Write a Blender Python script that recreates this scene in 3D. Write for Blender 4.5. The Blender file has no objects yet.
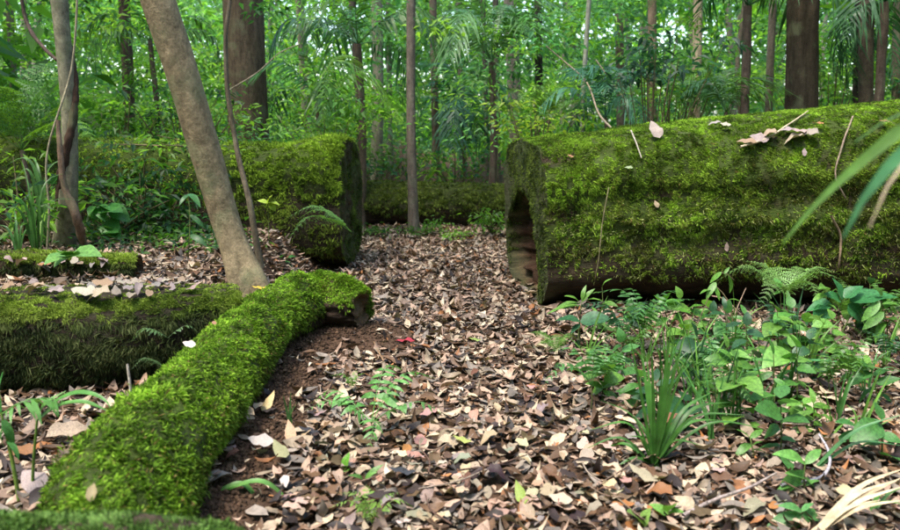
import bpy, math, random
import numpy as np
from mathutils import Vector, Matrix

random.seed(7)
RNG = np.random.default_rng(11)
PI = math.pi
scene = bpy.context.scene
COL = scene.collection

# ------------------------------------------------------------------ camera
CAM_H, FPX, PITCH = 1.25, 800.0, math.radians(10.3)
cam_data = bpy.data.cameras.new("camera")
cam_data.sensor_width = 36.0
cam_data.lens = 32.0
cam_data.clip_start = 0.05
cam_data.clip_end = 400.0
cam_data.dof.use_dof = True
cam_data.dof.focus_distance = 4.4
cam_data.dof.aperture_fstop = 2.9
cam = bpy.data.objects.new("camera", cam_data)
cam.location = (0, 0, CAM_H)
cam.rotation_euler = (PI / 2 - PITCH, 0, 0)
COL.objects.link(cam)
scene.camera = cam

# ------------------------------------------------------------------ sky, sun, exposure
SUN_EL, SUN_AZ = math.radians(66), math.radians(225)     # azimuth clockwise from +Y
world = bpy.data.worlds.new("World")
scene.world = world
world.use_nodes = True
wn = world.node_tree
wn.nodes.clear()
sky = wn.nodes.new("ShaderNodeTexSky")
sky.sky_type = 'NISHITA'
sky.sun_disc = False
sky.sun_elevation = SUN_EL
sky.sun_rotation = SUN_AZ
sky.air_density = 1.0
sky.dust_density = 2.0
sky.ozone_density = 1.0
bg = wn.nodes.new("ShaderNodeBackground")
bg.inputs[1].default_value = 0.15
wo = wn.nodes.new("ShaderNodeOutputWorld")
wn.links.new(sky.outputs[0], bg.inputs[0])
wn.links.new(bg.outputs[0], wo.inputs[0])

sun_data = bpy.data.lights.new("sun", 'SUN')
sun_data.energy = 1.5
sun_data.angle = math.radians(14)
sun_data.color = (1.0, 0.93, 0.82)
sun = bpy.data.objects.new("sun", sun_data)
sd = Vector((math.sin(SUN_AZ) * math.cos(SUN_EL), math.cos(SUN_AZ) * math.cos(SUN_EL), math.sin(SUN_EL)))
sun.rotation_euler = sd.to_track_quat('Z', 'Y').to_euler()
sun.location = sd * 50
COL.objects.link(sun)

vs = scene.view_settings
vs.view_transform = 'Standard'
vs.look = 'None'
vs.gamma = 1.0
vs.use_curve_mapping = False
vs.exposure = 2.3
scene.cycles.use_denoising = True
scene.cycles.max_bounces = 8
scene.cycles.diffuse_bounces = 5
scene.cycles.transmission_bounces = 6
scene.cycles.glossy_bounces = 2

# ------------------------------------------------------------------ helpers: pixels to places
CA, SA = math.cos(PITCH), math.sin(PITCH)
def ray(px, py):
    u, v = (px - 450.0) / FPX, (py - 265.0) / FPX
    return Vector((u, CA - v * SA, -SA - v * CA))
def at(px, py, Y):
    d = ray(px, py)
    return Vector((0, 0, CAM_H)) + d * (Y / d.y)
def gp(px, py, z=0.0):
    d = ray(px, py)
    return Vector((0, 0, CAM_H)) + d * ((z - CAM_H) / d.z)
def w2p(P):
    """world points (n,3) -> pixels of the 900x530 photograph and depth"""
    P = np.asarray(P, float)
    r = P - np.array([0, 0, CAM_H])
    dep = r[..., 1] * CA - r[..., 2] * SA
    up = r[..., 1] * SA + r[..., 2] * CA
    return 450 + FPX * r[..., 0] / dep, 265 - FPX * up / dep, dep

# ------------------------------------------------------------------ noise
def _hash(ix, iy, iz, seed):
    h = (ix.astype(np.int64) * 374761393 + iy.astype(np.int64) * 668265263 + iz.astype(np.int64) * 2147483647 + seed * 144665)
    h = (h ^ (h >> 13)) * 1274126177
    h = h & 0xffffffff
    h = (h ^ (h >> 16)) * 2246822519 & 0xffffffff
    return ((h ^ (h >> 15)) & 0xffffff) / float(0xffffff)
def vnoise(x, y, z=None, seed=0):
    x = np.asarray(x, float); y = np.asarray(y, float)
    z = np.zeros_like(x) if z is None else np.asarray(z, float)
    x, y, z = np.broadcast_arrays(x, y, z)
    ix, iy, iz = np.floor(x), np.floor(y), np.floor(z)
    fx, fy, fz = x - ix, y - iy, z - iz
    fx, fy, fz = [f * f * (3 - 2 * f) for f in (fx, fy, fz)]
    out = 0
    for dx in (0, 1):
        for dy in (0, 1):
            for dz in (0, 1):
                w = (fx if dx else 1 - fx) * (fy if dy else 1 - fy) * (fz if dz else 1 - fz)
                out = out + w * _hash(ix + dx, iy + dy, iz + dz, seed)
    return out * 2 - 1
def fbm(x, y, z=None, seed=0, octv=3):
    s, a, f = 0, 1.0, 1.0
    for o in range(octv):
        s = s + a * vnoise(np.asarray(x) * f, np.asarray(y) * f, None if z is None else np.asarray(z) * f, seed + o * 17)
        a *= 0.5; f *= 2.03
    return s / 1.75
def sstep(a, b, x):
    t = np.clip((np.asarray(x, float) - a) / (b - a), 0, 1)
    return t * t * (3 - 2 * t)
def nrm(v):
    return v / np.maximum(np.linalg.norm(v, axis=-1, keepdims=True), 1e-9)

# ------------------------------------------------------------------ helpers: meshes and objects
def np_mesh(name, V, F, C=None, mat=None, smooth=True):
    V = np.ascontiguousarray(np.asarray(V, np.float32).reshape(-1, 3))
    F = np.ascontiguousarray(np.asarray(F, np.int32))
    n, k = F.shape
    me = bpy.data.meshes.new(name)
    me.vertices.add(len(V)); me.vertices.foreach_set("co", V.ravel())
    me.loops.add(n * k); me.loops.foreach_set("vertex_index", F.ravel())
    me.polygons.add(n); me.polygons.foreach_set("loop_start", np.arange(n, dtype=np.int32) * k)
    if C is not None:
        a = me.color_attributes.new("Col", 'FLOAT_COLOR', 'POINT')
        cc = np.ones((len(V), 4), np.float32); cc[:, :3] = np.asarray(C, np.float32).reshape(-1, 3)
        a.data.foreach_set("color", cc.ravel())
    me.polygons.foreach_set("use_smooth", np.full(n, smooth))
    me.update(calc_edges=True); me.validate()
    if mat: me.materials.append(mat)
    return me
def merge(parts):
    """parts: list of (V,F,C) with equal face sizes"""
    Vs, Fs, Cs, o = [], [], [], 0
    for V, F, C in parts:
        V = np.asarray(V).reshape(-1, 3)
        Vs.append(V); Fs.append(np.asarray(F) + o); Cs.append(np.broadcast_to(np.asarray(C, float), V.shape)); o += len(V)
    return np.concatenate(Vs), np.concatenate(Fs), np.concatenate(Cs)
def link(name, me, parent=None, color=None, kind=None, mw=None):
    o = bpy.data.objects.new(name, me)
    COL.objects.link(o)
    if parent is not None: o.parent = parent
    if color is not None: o.color = (*color, 1)
    if kind: o["kind"] = kind
    if mw is not None: o.matrix_basis = mw
    return o
def tag(o, label, cat, group=None):
    o["label"] = label; o["category"] = cat
    if group: o["group"] = group
    return o
def thing(name, label, cat, loc, group=None):
    o = bpy.data.objects.new(name, None)
    o.empty_display_size = 0.1
    COL.objects.link(o); o.location = loc
    return tag(o, label, cat, group)

# ------------------------------------------------------------------ materials
def new_mat(name):
    m = bpy.data.materials.new(name); m.use_nodes = True
    m.node_tree.nodes.clear()
    return m, m.node_tree.nodes, m.node_tree.links
def colour_source(N, mode):
    if mode == 'attr':
        n = N.new("ShaderNodeAttribute"); n.attribute_name = "Col"; return n.outputs["Color"]
    if mode == 'obj':
        n = N.new("ShaderNodeObjectInfo"); return n.outputs["Color"]
def mul_noise(N, L, col, scale, lo, hi, detail=4, vec=None, rough=0.6):
    t = N.new("ShaderNodeTexNoise"); t.inputs["Scale"].default_value = scale; t.inputs["Detail"].default_value = detail
    t.inputs["Roughness"].default_value = rough
    if vec is not None: L.new(vec, t.inputs["Vector"])
    r = N.new("ShaderNodeMapRange"); r.inputs[1].default_value = 0.3; r.inputs[2].default_value = 0.7
    r.inputs[3].default_value = lo; r.inputs[4].default_value = hi
    L.new(t.outputs[0], r.inputs[0])
    mx = N.new("ShaderNodeVectorMath"); mx.operation = 'SCALE'
    L.new(col, mx.inputs[0]); L.new(r.outputs[0], mx.inputs["Scale"])
    return mx.outputs[0], t.outputs[0]
def leaf_material(name, mode, trans=0.35, rough=0.45, spec=0.4, nscale=14, lo=0.5, hi=1.3):
    m, N, L = new_mat(name)
    tc = N.new("ShaderNodeTexCoord")
    col, fac = mul_noise(N, L, colour_source(N, mode), nscale, lo, hi, 3, tc.outputs["Object"])
    p = N.new("ShaderNodeBsdfPrincipled"); p.inputs["Roughness"].default_value = rough
    p.inputs["Specular IOR Level"].default_value = spec
    L.new(col, p.inputs["Base Color"])
    out = N.new("ShaderNodeOutputMaterial")
    if trans > 0:
        t = N.new("ShaderNodeBsdfTranslucent")
        g = N.new("ShaderNodeVectorMath"); g.operation = 'MULTIPLY'; g.inputs[1].default_value = (1.2, 1.3, 0.65)
        L.new(col, g.inputs[0]); L.new(g.outputs[0], t.inputs["Color"])
        mx = N.new("ShaderNodeMixShader"); mx.inputs[0].default_value = trans
        L.new(p.outputs[0], mx.inputs[1]); L.new(t.outputs[0], mx.inputs[2]); L.new(mx.outputs[0], out.inputs[0])
    else:
        L.new(p.outputs[0], out.inputs[0])
    return m
def bark_material(name, mode, scale=(9, 9, 2.0), lichen=0.45, bump=1.0):
    m, N, L = new_mat(name)
    tc = N.new("ShaderNodeTexCoord")
    mp = N.new("ShaderNodeMapping"); mp.inputs["Scale"].default_value = scale
    L.new(tc.outputs["Object"], mp.inputs[0])
    col, fac = mul_noise(N, L, colour_source(N, mode), 2.2, 0.45, 1.45, 8, mp.outputs[0], 0.7)
    col, _f = mul_noise(N, L, col, 26, 0.72, 1.22, 5, tc.outputs["Object"], 0.65)
    col, _g = mul_noise(N, L, col, 90, 0.8, 1.18, 3, tc.outputs["Object"], 0.6)
    # grey-green lichen blotches
    n2 = N.new("ShaderNodeTexNoise"); n2.inputs["Scale"].default_value = 5.5; n2.inputs["Detail"].default_value = 6
    L.new(tc.outputs["Object"], n2.inputs["Vector"])
    r2 = N.new("ShaderNodeMapRange"); r2.inputs[1].default_value = 0.53; r2.inputs[2].default_value = 0.68; r2.inputs[4].default_value = lichen
    L.new(n2.outputs[0], r2.inputs[0])
    mx = N.new("ShaderNodeMix"); mx.data_type = 'RGBA'
    L.new(r2.outputs[0], mx.inputs[0]); L.new(col, mx.inputs[6]); mx.inputs[7].default_value = (0.17, 0.19, 0.10, 1)
    p = N.new("ShaderNodeBsdfPrincipled"); p.inputs["Roughness"].default_value = 0.9; p.inputs["Specular IOR Level"].default_value = 0.15
    L.new(mx.outputs[2], p.inputs["Base Color"])
    b = N.new("ShaderNodeBump"); b.inputs["Strength"].default_value = bump; b.inputs["Distance"].default_value = 0.02
    L.new(fac, b.inputs["Height"]); L.new(b.outputs[0], p.inputs["Normal"])
    out = N.new("ShaderNodeOutputMaterial"); L.new(p.outputs[0], out.inputs[0])
    return m
M_LEAF = leaf_material("green_leaf", 'obj')
M_LEAFA = leaf_material("green_foliage", 'attr', trans=0.6, rough=0.5, nscale=3, lo=0.75, hi=1.2)
M_DRY = leaf_material("dry_leaf", 'obj', trans=0.08, rough=0.6, spec=0.3, nscale=30, lo=0.6, hi=1.3)
M_DRYA = leaf_material("dry_litter", 'attr', trans=0.06, rough=0.6, spec=0.3, nscale=45, lo=0.65, hi=1.25)
M_MOSS = leaf_material("moss", 'attr', trans=0.3, rough=0.8, spec=0.15, nscale=14, lo=0.7, hi=1.25)
M_BARK = bark_material("tree_bark", 'obj')
M_BARKS = bark_material("smooth_bark", 'obj', scale=(7, 7, 5), lichen=0.6, bump=0.8)
M_WOOD = bark_material("rotten_wood", 'attr', scale=(3, 8, 14), lichen=0.12, bump=1.0)
M_SOIL = bark_material("soil", 'attr', scale=(12, 12, 12), lichen=0.0, bump=0.8)
M_TWIG = bark_material("twig_bark", 'obj', scale=(20, 20, 20), lichen=0.2, bump=0.3)

# ------------------------------------------------------------------ sweeps (logs, trunks, twigs)
def spline(P, n, want_index=False):
    P = np.asarray([list(p) for p in P], float)
    d = np.maximum(np.linalg.norm(np.diff(P, axis=0), axis=1), 1e-6)
    u = np.concatenate([[0], np.cumsum(d)])
    sl = np.diff(P, axis=0) / d[:, None]
    m = np.zeros_like(P); m[0] = sl[0]; m[-1] = sl[-1]
    if len(P) > 2:
        w = (d[1:] / (d[1:] + d[:-1]))[:, None]
        m[1:-1] = sl[:-1] * w + sl[1:] * (1 - w)
    t = np.linspace(0, u[-1], n)
    i = np.clip(np.searchsorted(u, t, side='right') - 1, 0, len(P) - 2)
    h = d[i][:, None]; f = ((t - u[i]) / d[i])[:, None]
    C = (2 * f ** 3 - 3 * f ** 2 + 1) * P[i] + (f ** 3 - 2 * f ** 2 + f) * h * m[i] + (-2 * f ** 3 + 3 * f ** 2) * P[i + 1] + (f ** 3 - f ** 2) * h * m[i + 1]
    return (C, i + f[:, 0]) if want_index else C
def interp(R, n):
    R = np.asarray(R, float)
    return np.interp(np.linspace(0, 1, n), np.linspace(0, 1, len(R)), R)
def sweep(P, R, nt, nth, ref=(0, 0, 1), prof=None, skew=None):
    C, ci = spline(P, nt, True)
    r = np.interp(ci, np.arange(len(R)), R) if len(R) == len(P) else interp(R, nt)
    T = nrm(np.gradient(C, axis=0))
    ref = np.asarray(ref, float)
    S = nrm(np.cross(T, ref)); U = np.cross(S, T)
    th = np.linspace(0, 2 * PI, nth, endpoint=False)
    t = np.linspace(0, 1, nt)
    TT, TH = np.meshgrid(t, th, indexing='ij')
    k = np.ones_like(TT) if prof is None else prof(TT, TH, C)
    rr = r[:, None] * k
    G = C[:, None] + U[:, None] * (rr * np.cos(TH))[..., None] + S[:, None] * (rr * np.sin(TH))[..., None]
    if skew is not None:
        G = G + T[:, None] * (skew(TT) * rr * np.sin(TH))[..., None]
    return G, TT, TH, T
def tube_faces(nt, nth):
    i, j = np.meshgrid(np.arange(nt - 1), np.arange(nth), indexing='ij')
    j2 = (j + 1) % nth
    return np.stack([i * nth + j, i * nth + j2, (i + 1) * nth + j2, (i + 1) * nth + j], -1).reshape(-1, 4)
def cap_rings(ring, n, inward, bulge=0.0):
    """polar grid closing a ring; returns verts (n,nth,3)"""
    c = ring.mean(0)
    s = np.linspace(1, 0.02, n)[:, None, None]
    return c + (ring - c)[None] * s
def simple_tube(P, R, nt=10, nth=6, ref=(0.13, 0.2, 1), jitter=0.0, seed=0):
    def prof(t, th, C): return 1 + jitter * vnoise(t * nt * 0.6, np.cos(th) * 1.3 + seed, np.sin(th) * 1.3, seed)
    G, *_ = sweep(P, R, nt, nth, ref, prof if jitter else None)
    V = G.reshape(-1, 3); F = tube_faces(nt, nth)
    V = np.vstack([V, G[0].mean(0), G[-1].mean(0)])
    j = np.arange(nth); j2 = (j + 1) % nth; a = nt * nth
    cap0 = np.stack([np.full(nth, a), j2, j, j], -1)
    b = (nt - 1) * nth
    cap1 = np.stack([np.full(nth, a + 1), b + j, b + j2, b + j2], -1)
    return V, np.vstack([F]), (cap0, cap1)
def tube_mesh(name, P, R, mat, nt=10, nth=6, jitter=0.0, seed=0, ref=(0.13, 0.2, 1)):
    V, F, caps = simple_tube(P, R, nt, nth, ref, jitter, seed)
    return np_mesh(name, V[:-2], F, None, mat)

# ------------------------------------------------------------------ moss blades on a swept grid
def grid_scatter(G, n, weight, rng, closed=True):
    nt, nth = G.shape[:2]
    G2 = np.concatenate([G, G[:, :1]], 1) if closed else G
    a, b, c, d = G2[:-1, :-1], G2[:-1, 1:], G2[1:, 1:], G2[1:, :-1]
    N = np.cross(b - a, d - a) + np.cross(c - b, c - d)
    A = np.linalg.norm(N, axis=-1)
    w = A * weight
    p = (w / w.sum()).ravel()
    idx = rng.choice(len(p), n, p=p)
    i, j = np.unravel_index(idx, w.shape)
    u, v = rng.random(n)[:, None], rng.random(n)[:, None]
    P = (a[i, j] * (1 - u) + d[i, j] * u) * (1 - v) + (b[i, j] * (1 - u) + c[i, j] * u) * v
    return P, nrm(N[i, j]), i, j
def blades(P, Nn, L, W, spread, droop, col, rng, tipgain=1.5, lump=.022, lfreq=13, tri=False):
    n = len(P)
    lz = fbm(P[:, 0] * lfreq, P[:, 1] * lfreq, P[:, 2] * lfreq, 77, 2)
    P = P + Nn * (lump * (lz + .35)).clip(0)[:, None]
    col = col * (1 + .25 * lz)[:, None]
    d = nrm(Nn + spread * rng.normal(size=(n, 3)) + np.array([0, 0, -1.0]) * np.asarray(droop).reshape(-1, 1))
    s = nrm(np.cross(d, rng.normal(size=(n, 3))))
    L = L.reshape(-1, 1); W = W.reshape(-1, 1)
    m = P + d * L * 0.5
    tip = P + d * L + np.array([0, 0, -0.25]) * L * np.asarray(droop).reshape(-1, 1)
    if tri:
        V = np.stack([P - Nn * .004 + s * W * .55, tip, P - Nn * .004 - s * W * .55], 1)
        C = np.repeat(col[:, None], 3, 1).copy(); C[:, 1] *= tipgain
        return V.reshape(-1, 3), np.arange(n * 3).reshape(n, 3), C.reshape(-1, 3)
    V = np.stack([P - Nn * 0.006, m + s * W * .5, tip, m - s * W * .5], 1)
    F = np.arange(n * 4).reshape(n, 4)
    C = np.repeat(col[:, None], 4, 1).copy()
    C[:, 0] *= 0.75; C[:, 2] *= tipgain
    return V.reshape(-1, 3), F, C.reshape(-1, 3)
def moss_colour(P, dark, mid, light, rng, freq=5, seed=1):
    a = fbm(P[:, 0] * freq, P[:, 1] * freq, P[:, 2] * freq, seed, 3)[:, None]
    r = rng.random((len(P), 1))
    k = np.clip(0.5 + a * 0.9 + (r - .5) * 0.9, 0, 1)
    dark, mid, light = map(np.array, (dark, mid, light))
    c = np.where(k < .5, dark + (mid - dark) * k * 2, mid + (light - mid) * (k - .5) * 2)
    return c * rng.uniform(.75, 1.25, (len(P), 1))

# ------------------------------------------------------------------ ground
BR = [gp(100, 600, .13), gp(122, 500, .2), gp(160, 440, .22), gp(203, 393, .22), gp(245, 345, .22), gp(278, 314, .22), gp(318, 303, .21), gp(362, 309, .20)]
BRs = spline(BR, 60)
def ground_h(x, y):
    x = np.asarray(x, float); y = np.asarray(y, float)
    h = 0.022 * fbm(x * 1.7, y * 1.7, None, 3) + 0.012 * vnoise(x * 6, y * 6, None, 9)
    bank = sstep(-0.98, -1.4, x - 0.25 * vnoise(y * 1.3, x * 0, None, 5) * 0.5) * sstep(3.55, 3.95, y)
    h = h + 0.36 * bank
    # low shoulder of bare soil beside the mossy branch
    d = np.full(np.broadcast(x, y).shape, 9.0)
    for c in BRs[::3]:
        d = np.minimum(d, np.hypot(x - c[0], y - c[1]))
    h = h + 0.11 * np.exp(-(d / 0.36) ** 2) * (1 - bank)
    h = h + 0.015 * np.clip(y - 10, 0, 60) + 0.12 * fbm(x * .25, y * .25, None, 21) * sstep(9, 14, y)
    return h
def axis_grid(lo, hi, fine_lo, fine_hi, step, grow=1.13):
    a = list(np.arange(fine_lo, fine_hi, step)); s = step; v = a[-1]
    while v < hi: s *= grow; v += s; a.append(v)
    s = step; v = a[0]
    while v > lo: s *= grow; v -= s; a.insert(0, v)
    return np.array(a)
gx = axis_grid(-120, 120, -4, 4, 0.05); gy = axis_grid(-40, 160, 1.2, 10, 0.05)
XX, YY = np.meshgrid(gx, gy, indexing='ij'); ZZ = ground_h(XX, YY)
nx, ny = XX.shape
i, j = np.meshgrid(np.arange(nx - 1), np.arange(ny - 1), indexing='ij')
F = np.stack([i * ny + j, (i + 1) * ny + j, (i + 1) * ny + j + 1, i * ny + j + 1], -1).reshape(-1, 4)
soil = np.array([0.062, 0.036, 0.022]) * (1 + 0.35 * fbm(XX * 3, YY * 3, None, 31))[..., None]
ground = link("ground", np_mesh("ground", np.stack([XX, YY, ZZ], -1), F, soil, M_SOIL), kind="structure")

# ------------------------------------------------------------------ logs
def log_object(name, label, P, R, nt, nth, prof, wood, wood_var, mosses, base, ends=('flat', 'flat'), skew=None, cap_fn=None, group=None, cat="log", under=None, green_end=False, cap_moss=False):
    """log > trunk, cut_face at each end, moss"""
    base = Vector(base)
    t = thing(name, label, cat, base, group)
    G, TT, TH, T = sweep(P, R, nt, nth, (0, 0, 1), prof, skew)
    off = np.array(base)
    c = np.array(wood) * (1 + wood_var * fbm(G[..., 0] * 6, G[..., 1] * 14, G[..., 2] * 14, 4))[..., None]
    if under is not None:
        ang = np.where(TH > PI, TH - 2 * PI, TH)
        k = under(TT, ang, G)[..., None]
        c = c * (1 - k) + np.array([.040, .060, .010]) * (1 + .4 * fbm(G[..., 0] * 16, G[..., 1] * 16, G[..., 2] * 16, 6))[..., None] * k
    link("trunk", np_mesh("trunk", G - off, tube_faces(nt, nth), c, M_WOOD), t)
    for e in (0, -1):
        if ends[e] is None: continue
        cg = cap_rings(G[e], 46, None)
        nr = cg.shape[0]
        ax = T[e] * (1 if e == 0 else -1)
        cc = np.broadcast_to(np.array([0.10, 0.062, 0.035]), cg.shape).copy()
        cc *= (1 + 0.5 * fbm(cg[..., 0] * 9, cg[..., 1] * 9, cg[..., 2] * 22, 8))[..., None]
        if cap_fn and e == 0:
            cg, cc = cap_fn(cg, ax, cc)
        else:
            inn = np.linspace(0, 1, nr)[:, None]
            if green_end:
                g = np.clip(.6 + .8 * fbm(cg[..., 1] * 5, cg[..., 2] * 5, None, 18), 0, 1)[..., None]
                cc = cc * .5 * (1 - g) + np.array([.045, .06, .016]) * g
            cg = cg + ax * ((0.03 * sstep(0, .3, inn) + 0.045 * fbm(cg[..., 0] * 9, cg[..., 1] * 12, cg[..., 2] * 12, 5) * sstep(0, .15, inn)))[..., None]
        F = tube_faces(nr, nth)
        if e == 0: F = F[:, ::-1]
        link("cut_face", np_mesh("cut_face", cg - off, F, cc, M_WOOD), t)
        if cap_moss and e == 0:
            rng = np.random.default_rng(55)
            q = (cg[..., 0] * 6, cg[..., 1] * 6, cg[..., 2] * 4)
            wt = np.clip(.35 + .9 * fbm(*q, 56), .0, 1) * (cc[..., 1] > cc[..., 0] * 1.02)
            P_, N_, *_ = grid_scatter(cg, 16000, wt[:-1] + 1e-6, rng)
            N_ = np.where(((N_ * -ax).sum(-1) > 0)[:, None], N_, -N_)
            col = moss_colour(P_, (.020, .030, .006), (.05, .075, .012), (.11, .15, .025), rng, 8, 57)
            V_, F_, C_ = blades(P_, N_, rng.uniform(.006, .02, len(P_)), rng.uniform(.004, .008, len(P_)), .7, np.full(len(P_), .7), col, rng, 1.3, .012, 20, True)
            link("moss", np_mesh("moss", V_ - off, F_, C_, M_MOSS, smooth=False), t, kind="stuff")
    for k, fn in enumerate(mosses):
        V, F, C = fn(G, TT, TH)
        link("moss", np_mesh("moss", V - off, F, C, M_MOSS, smooth=False), t, kind="stuff")
    return t, G

def cell_th(G):
    nt, nth = G.shape[:2]
    th = (np.arange(nth) + .5) / nth * 2 * PI
    tt = (np.arange(nt - 1) + .5) / (nt - 1)
    return np.meshgrid(tt, th, indexing='ij')

# --- big right-hand log, sawn off beside the path
def sq_prof(th, e, rot=0.0):
    return (np.abs(np.cos(th - rot)) ** e + np.abs(np.sin(th - rot)) ** e) ** (-1 / e)
def big_height(x, th):
    """cushions of moss on the right log, 0 in the bare pockets"""
    f = fbm(x * 5.5, th * 3.6, None, 45, 3) * .75 + .55 * fbm(x * 1.6, th * 5.5, None, 46, 2)
    rows = .28 * np.sin(th * 13 + 1.2 * vnoise(x * 1.5, th * 0, None, 43)) * sstep(.7, 1.2, th) * sstep(3.0, 2.3, th)
    return np.clip(.72 + .85 * f + rows, 0, 1.3)
def prof_big(t, th, C):
    x = C[:, 0][:, None]
    k = sq_prof(th, 3.8, .05)
    k = k + 0.05 * fbm(x * 1.1, np.cos(th) * 1.5 + 7, np.sin(th) * 1.5, 41)
    ang = np.where(th > PI, th - 2 * PI, th)
    k = k + .06 * (big_height(x, ang) - .5) + .055 * (np.abs(((ang * 2.6 + .25 * vnoise(x * 1.2, x * 0, None, 48)) % 1.0) - .35) - .3) * sstep(.6, .9, ang) * sstep(2.4, 2.0, ang)
    k = k - 0.11 * sstep(2.05, 2.45, th) * sstep(4.1, 3.5, th) * sstep(0, .06, t)     # undercut
    k = k + .02 * fbm(x * 2, th * 14, None, 47) * sstep(1.9, 2.2, th)
    return k
def hollow_cap(cg, ax, cc):
    nr, nth, _ = cg.shape
    c = cg[0].mean(0)
    z = cg[..., 2]; s = -(cg[..., 1] - c[1])             # s > 0 towards the camera
    inn = np.linspace(0, 1, nr)[:, None] * np.ones((1, nth))
    top = 0.76 - 0.9 * np.clip(np.abs(s + 0.10) - .12, 0, 1)
    m = sstep(-.56, -.50, s) * sstep(.24, .17, s + .05 * vnoise(z * 5, z * 0, None, 3)) * sstep(top, top - .06, z) * sstep(0.03, .09, inn)
    dep = 0.17 * m * (1 + 0.55 * vnoise(s * 3, z * 15, None, 5) + 0.3 * vnoise(s * 6, z * 30, None, 6))
    dep = dep + 0.03 * fbm(s * 5, z * 4, None, 17) * sstep(0, .12, inn) + 0.014 * fbm(s * 10, z * 10, None, 7) * sstep(0, .1, inn)
    cg = cg + ax * dep[..., None]
    green = np.array([0.045, 0.062, 0.018]) * (1 + .5 * fbm(s * 7, z * 7, None, 8))[..., None]
    grey = np.array([0.06, 0.052, 0.034])
    g = np.clip(.65 + .7 * fbm(s * 4, z * 4, None, 12), 0, 1)[..., None]
    face = green * g + grey * (1 - g)
    brown = np.array([0.066, 0.034, 0.019]) * np.clip(.75 + .8 * vnoise(s * 2, z * 24, None, 9), .15, 2)[..., None]
    return cg, face * (1 - m[..., None]) + brown * m[..., None]
def moss_big(G, TT, TH):
    rng = np.random.default_rng(5)
    t, th = cell_th(G)
    cx = (G[:-1, :, 0])
    ang = np.where(th > PI, th - 2 * PI, th)
    hh = big_height(cx, ang)
    w = sstep(-1.0, -.6, ang) * sstep(2.25, 1.85, ang + .22 * fbm(cx * 2.0, th * 2, None, 3)) * sstep(3.7, 3.4, cx)
    w = w * (.22 + sstep(.1, .4, hh)) * (1 - .45 * sstep(1.2, 1.9, ang))
    P, N, i, j = grid_scatter(G, 470000, w, rng)
    a = ang[i, j]; h = hh[i, j]
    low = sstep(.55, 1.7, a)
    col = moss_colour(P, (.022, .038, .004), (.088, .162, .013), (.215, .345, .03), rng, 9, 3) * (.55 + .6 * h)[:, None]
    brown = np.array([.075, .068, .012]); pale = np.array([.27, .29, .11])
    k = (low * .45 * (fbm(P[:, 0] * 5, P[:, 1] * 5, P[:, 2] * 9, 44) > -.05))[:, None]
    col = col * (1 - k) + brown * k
    pk = ((rng.random(len(P)) < .16 * sstep(1.2, 1.6, a)))[:, None]
    col = np.where(pk, pale * rng.uniform(.6, 1.3, (len(P), 1)), col)
    dead = rng.random(len(P)) < .03
    col[dead] = np.array([.13, .09, .03])
    L = rng.uniform(.008, .022, len(P)) * (1 + .3 * low); W = rng.uniform(.005, .008, len(P))
    return blades(P, N, L, W, .95, .1 + .6 * low, col, rng, 1.35, .022, 24, True)
RL = [(0.53, 5.68, .55), (1.5, 5.66, .60), (2.6, 5.64, .655), (4.2, 5.62, .72)]
big_log, G_BIG = log_object("fallen_log", "thick moss-covered fallen log right of the path with sawn hollow end",
    RL, [.55, .60, .65, .70], 260, 200, prof_big, (.032, .022, .013), .7, [moss_big], (0.6, 5.86, 0), ends=('flat', 'flat'),
    skew=lambda t: 0.20 * (1 - sstep(0, .12, t)), cap_fn=hollow_cap, cap_moss=True, under=lambda t, a, G: sstep(-1.6, -1.2, a) * sstep(2.0, 1.5, a + .3 * fbm(G[..., 0] * 3, a * 3, None, 15)) * sstep(.2, .6, big_height(G[..., 0], a)), group="the two halves of the sawn giant log")

# --- left half of the sawn giant, overgrown
def moss_left(G, TT, TH):
    rng = np.random.default_rng(6)
    t, th = cell_th(G)
    ang = np.where(th > PI, th - 2 * PI, th)
    cx = G[:-1, :, 0]
    w = sstep(1.5, .8, ang) * sstep(-1.4, -1, ang) + .35 * np.clip(fbm(cx * 3, ang * 4, None, 61) + .3, 0, 1) * sstep(2.4, 1.9, ang) * (ang > 0)
    w = w * (.25 + .75 * sstep(-2.3, -1.4, cx))
    P, N, i, j = grid_scatter(G, 150000, w * (1 + 1.5 * sstep(-2, -1.3, cx)), rng)
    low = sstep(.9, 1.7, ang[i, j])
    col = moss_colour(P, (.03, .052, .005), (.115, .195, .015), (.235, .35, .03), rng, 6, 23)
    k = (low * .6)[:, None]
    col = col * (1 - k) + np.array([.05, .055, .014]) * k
    L = rng.uniform(.014, .036, len(P)); W = rng.uniform(.007, .011, len(P))
    return blades(P, N, L, W, .85, .2 + .8 * low, col, rng, 1.4, .04, 10, True)
def prof_left(t, th, C):
    x = C[:, 0][:, None]
    k = sq_prof(th, 3.0) * .96 + .06 * fbm(x * 1.4, np.cos(th) * 1.6 + 3, np.sin(th) * 1.6, 51) + .04 * fbm(x * 4, np.cos(th) * 4, np.sin(th) * 4, 52)
    k = k + .10 * np.exp(-((th - .75) / .4) ** 2) - .07 * sstep(1.9, 2.4, th) * sstep(4.2, 3.6, th)
    k = k + .16 * np.exp(-((x + 0.98) / .22) ** 2) * np.exp(-((th - .3) / .6) ** 2) + .16 * np.exp(-((x + 0.98) / .22) ** 2) * np.exp(-((th - .3 - 2 * PI) / .6) ** 2)
    return k
LL = [(-0.84, 6.82, .52), (-2.0, 6.9, .53), (-3.2, 7.0, .55), (-5.6, 7.2, .6)]
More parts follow.
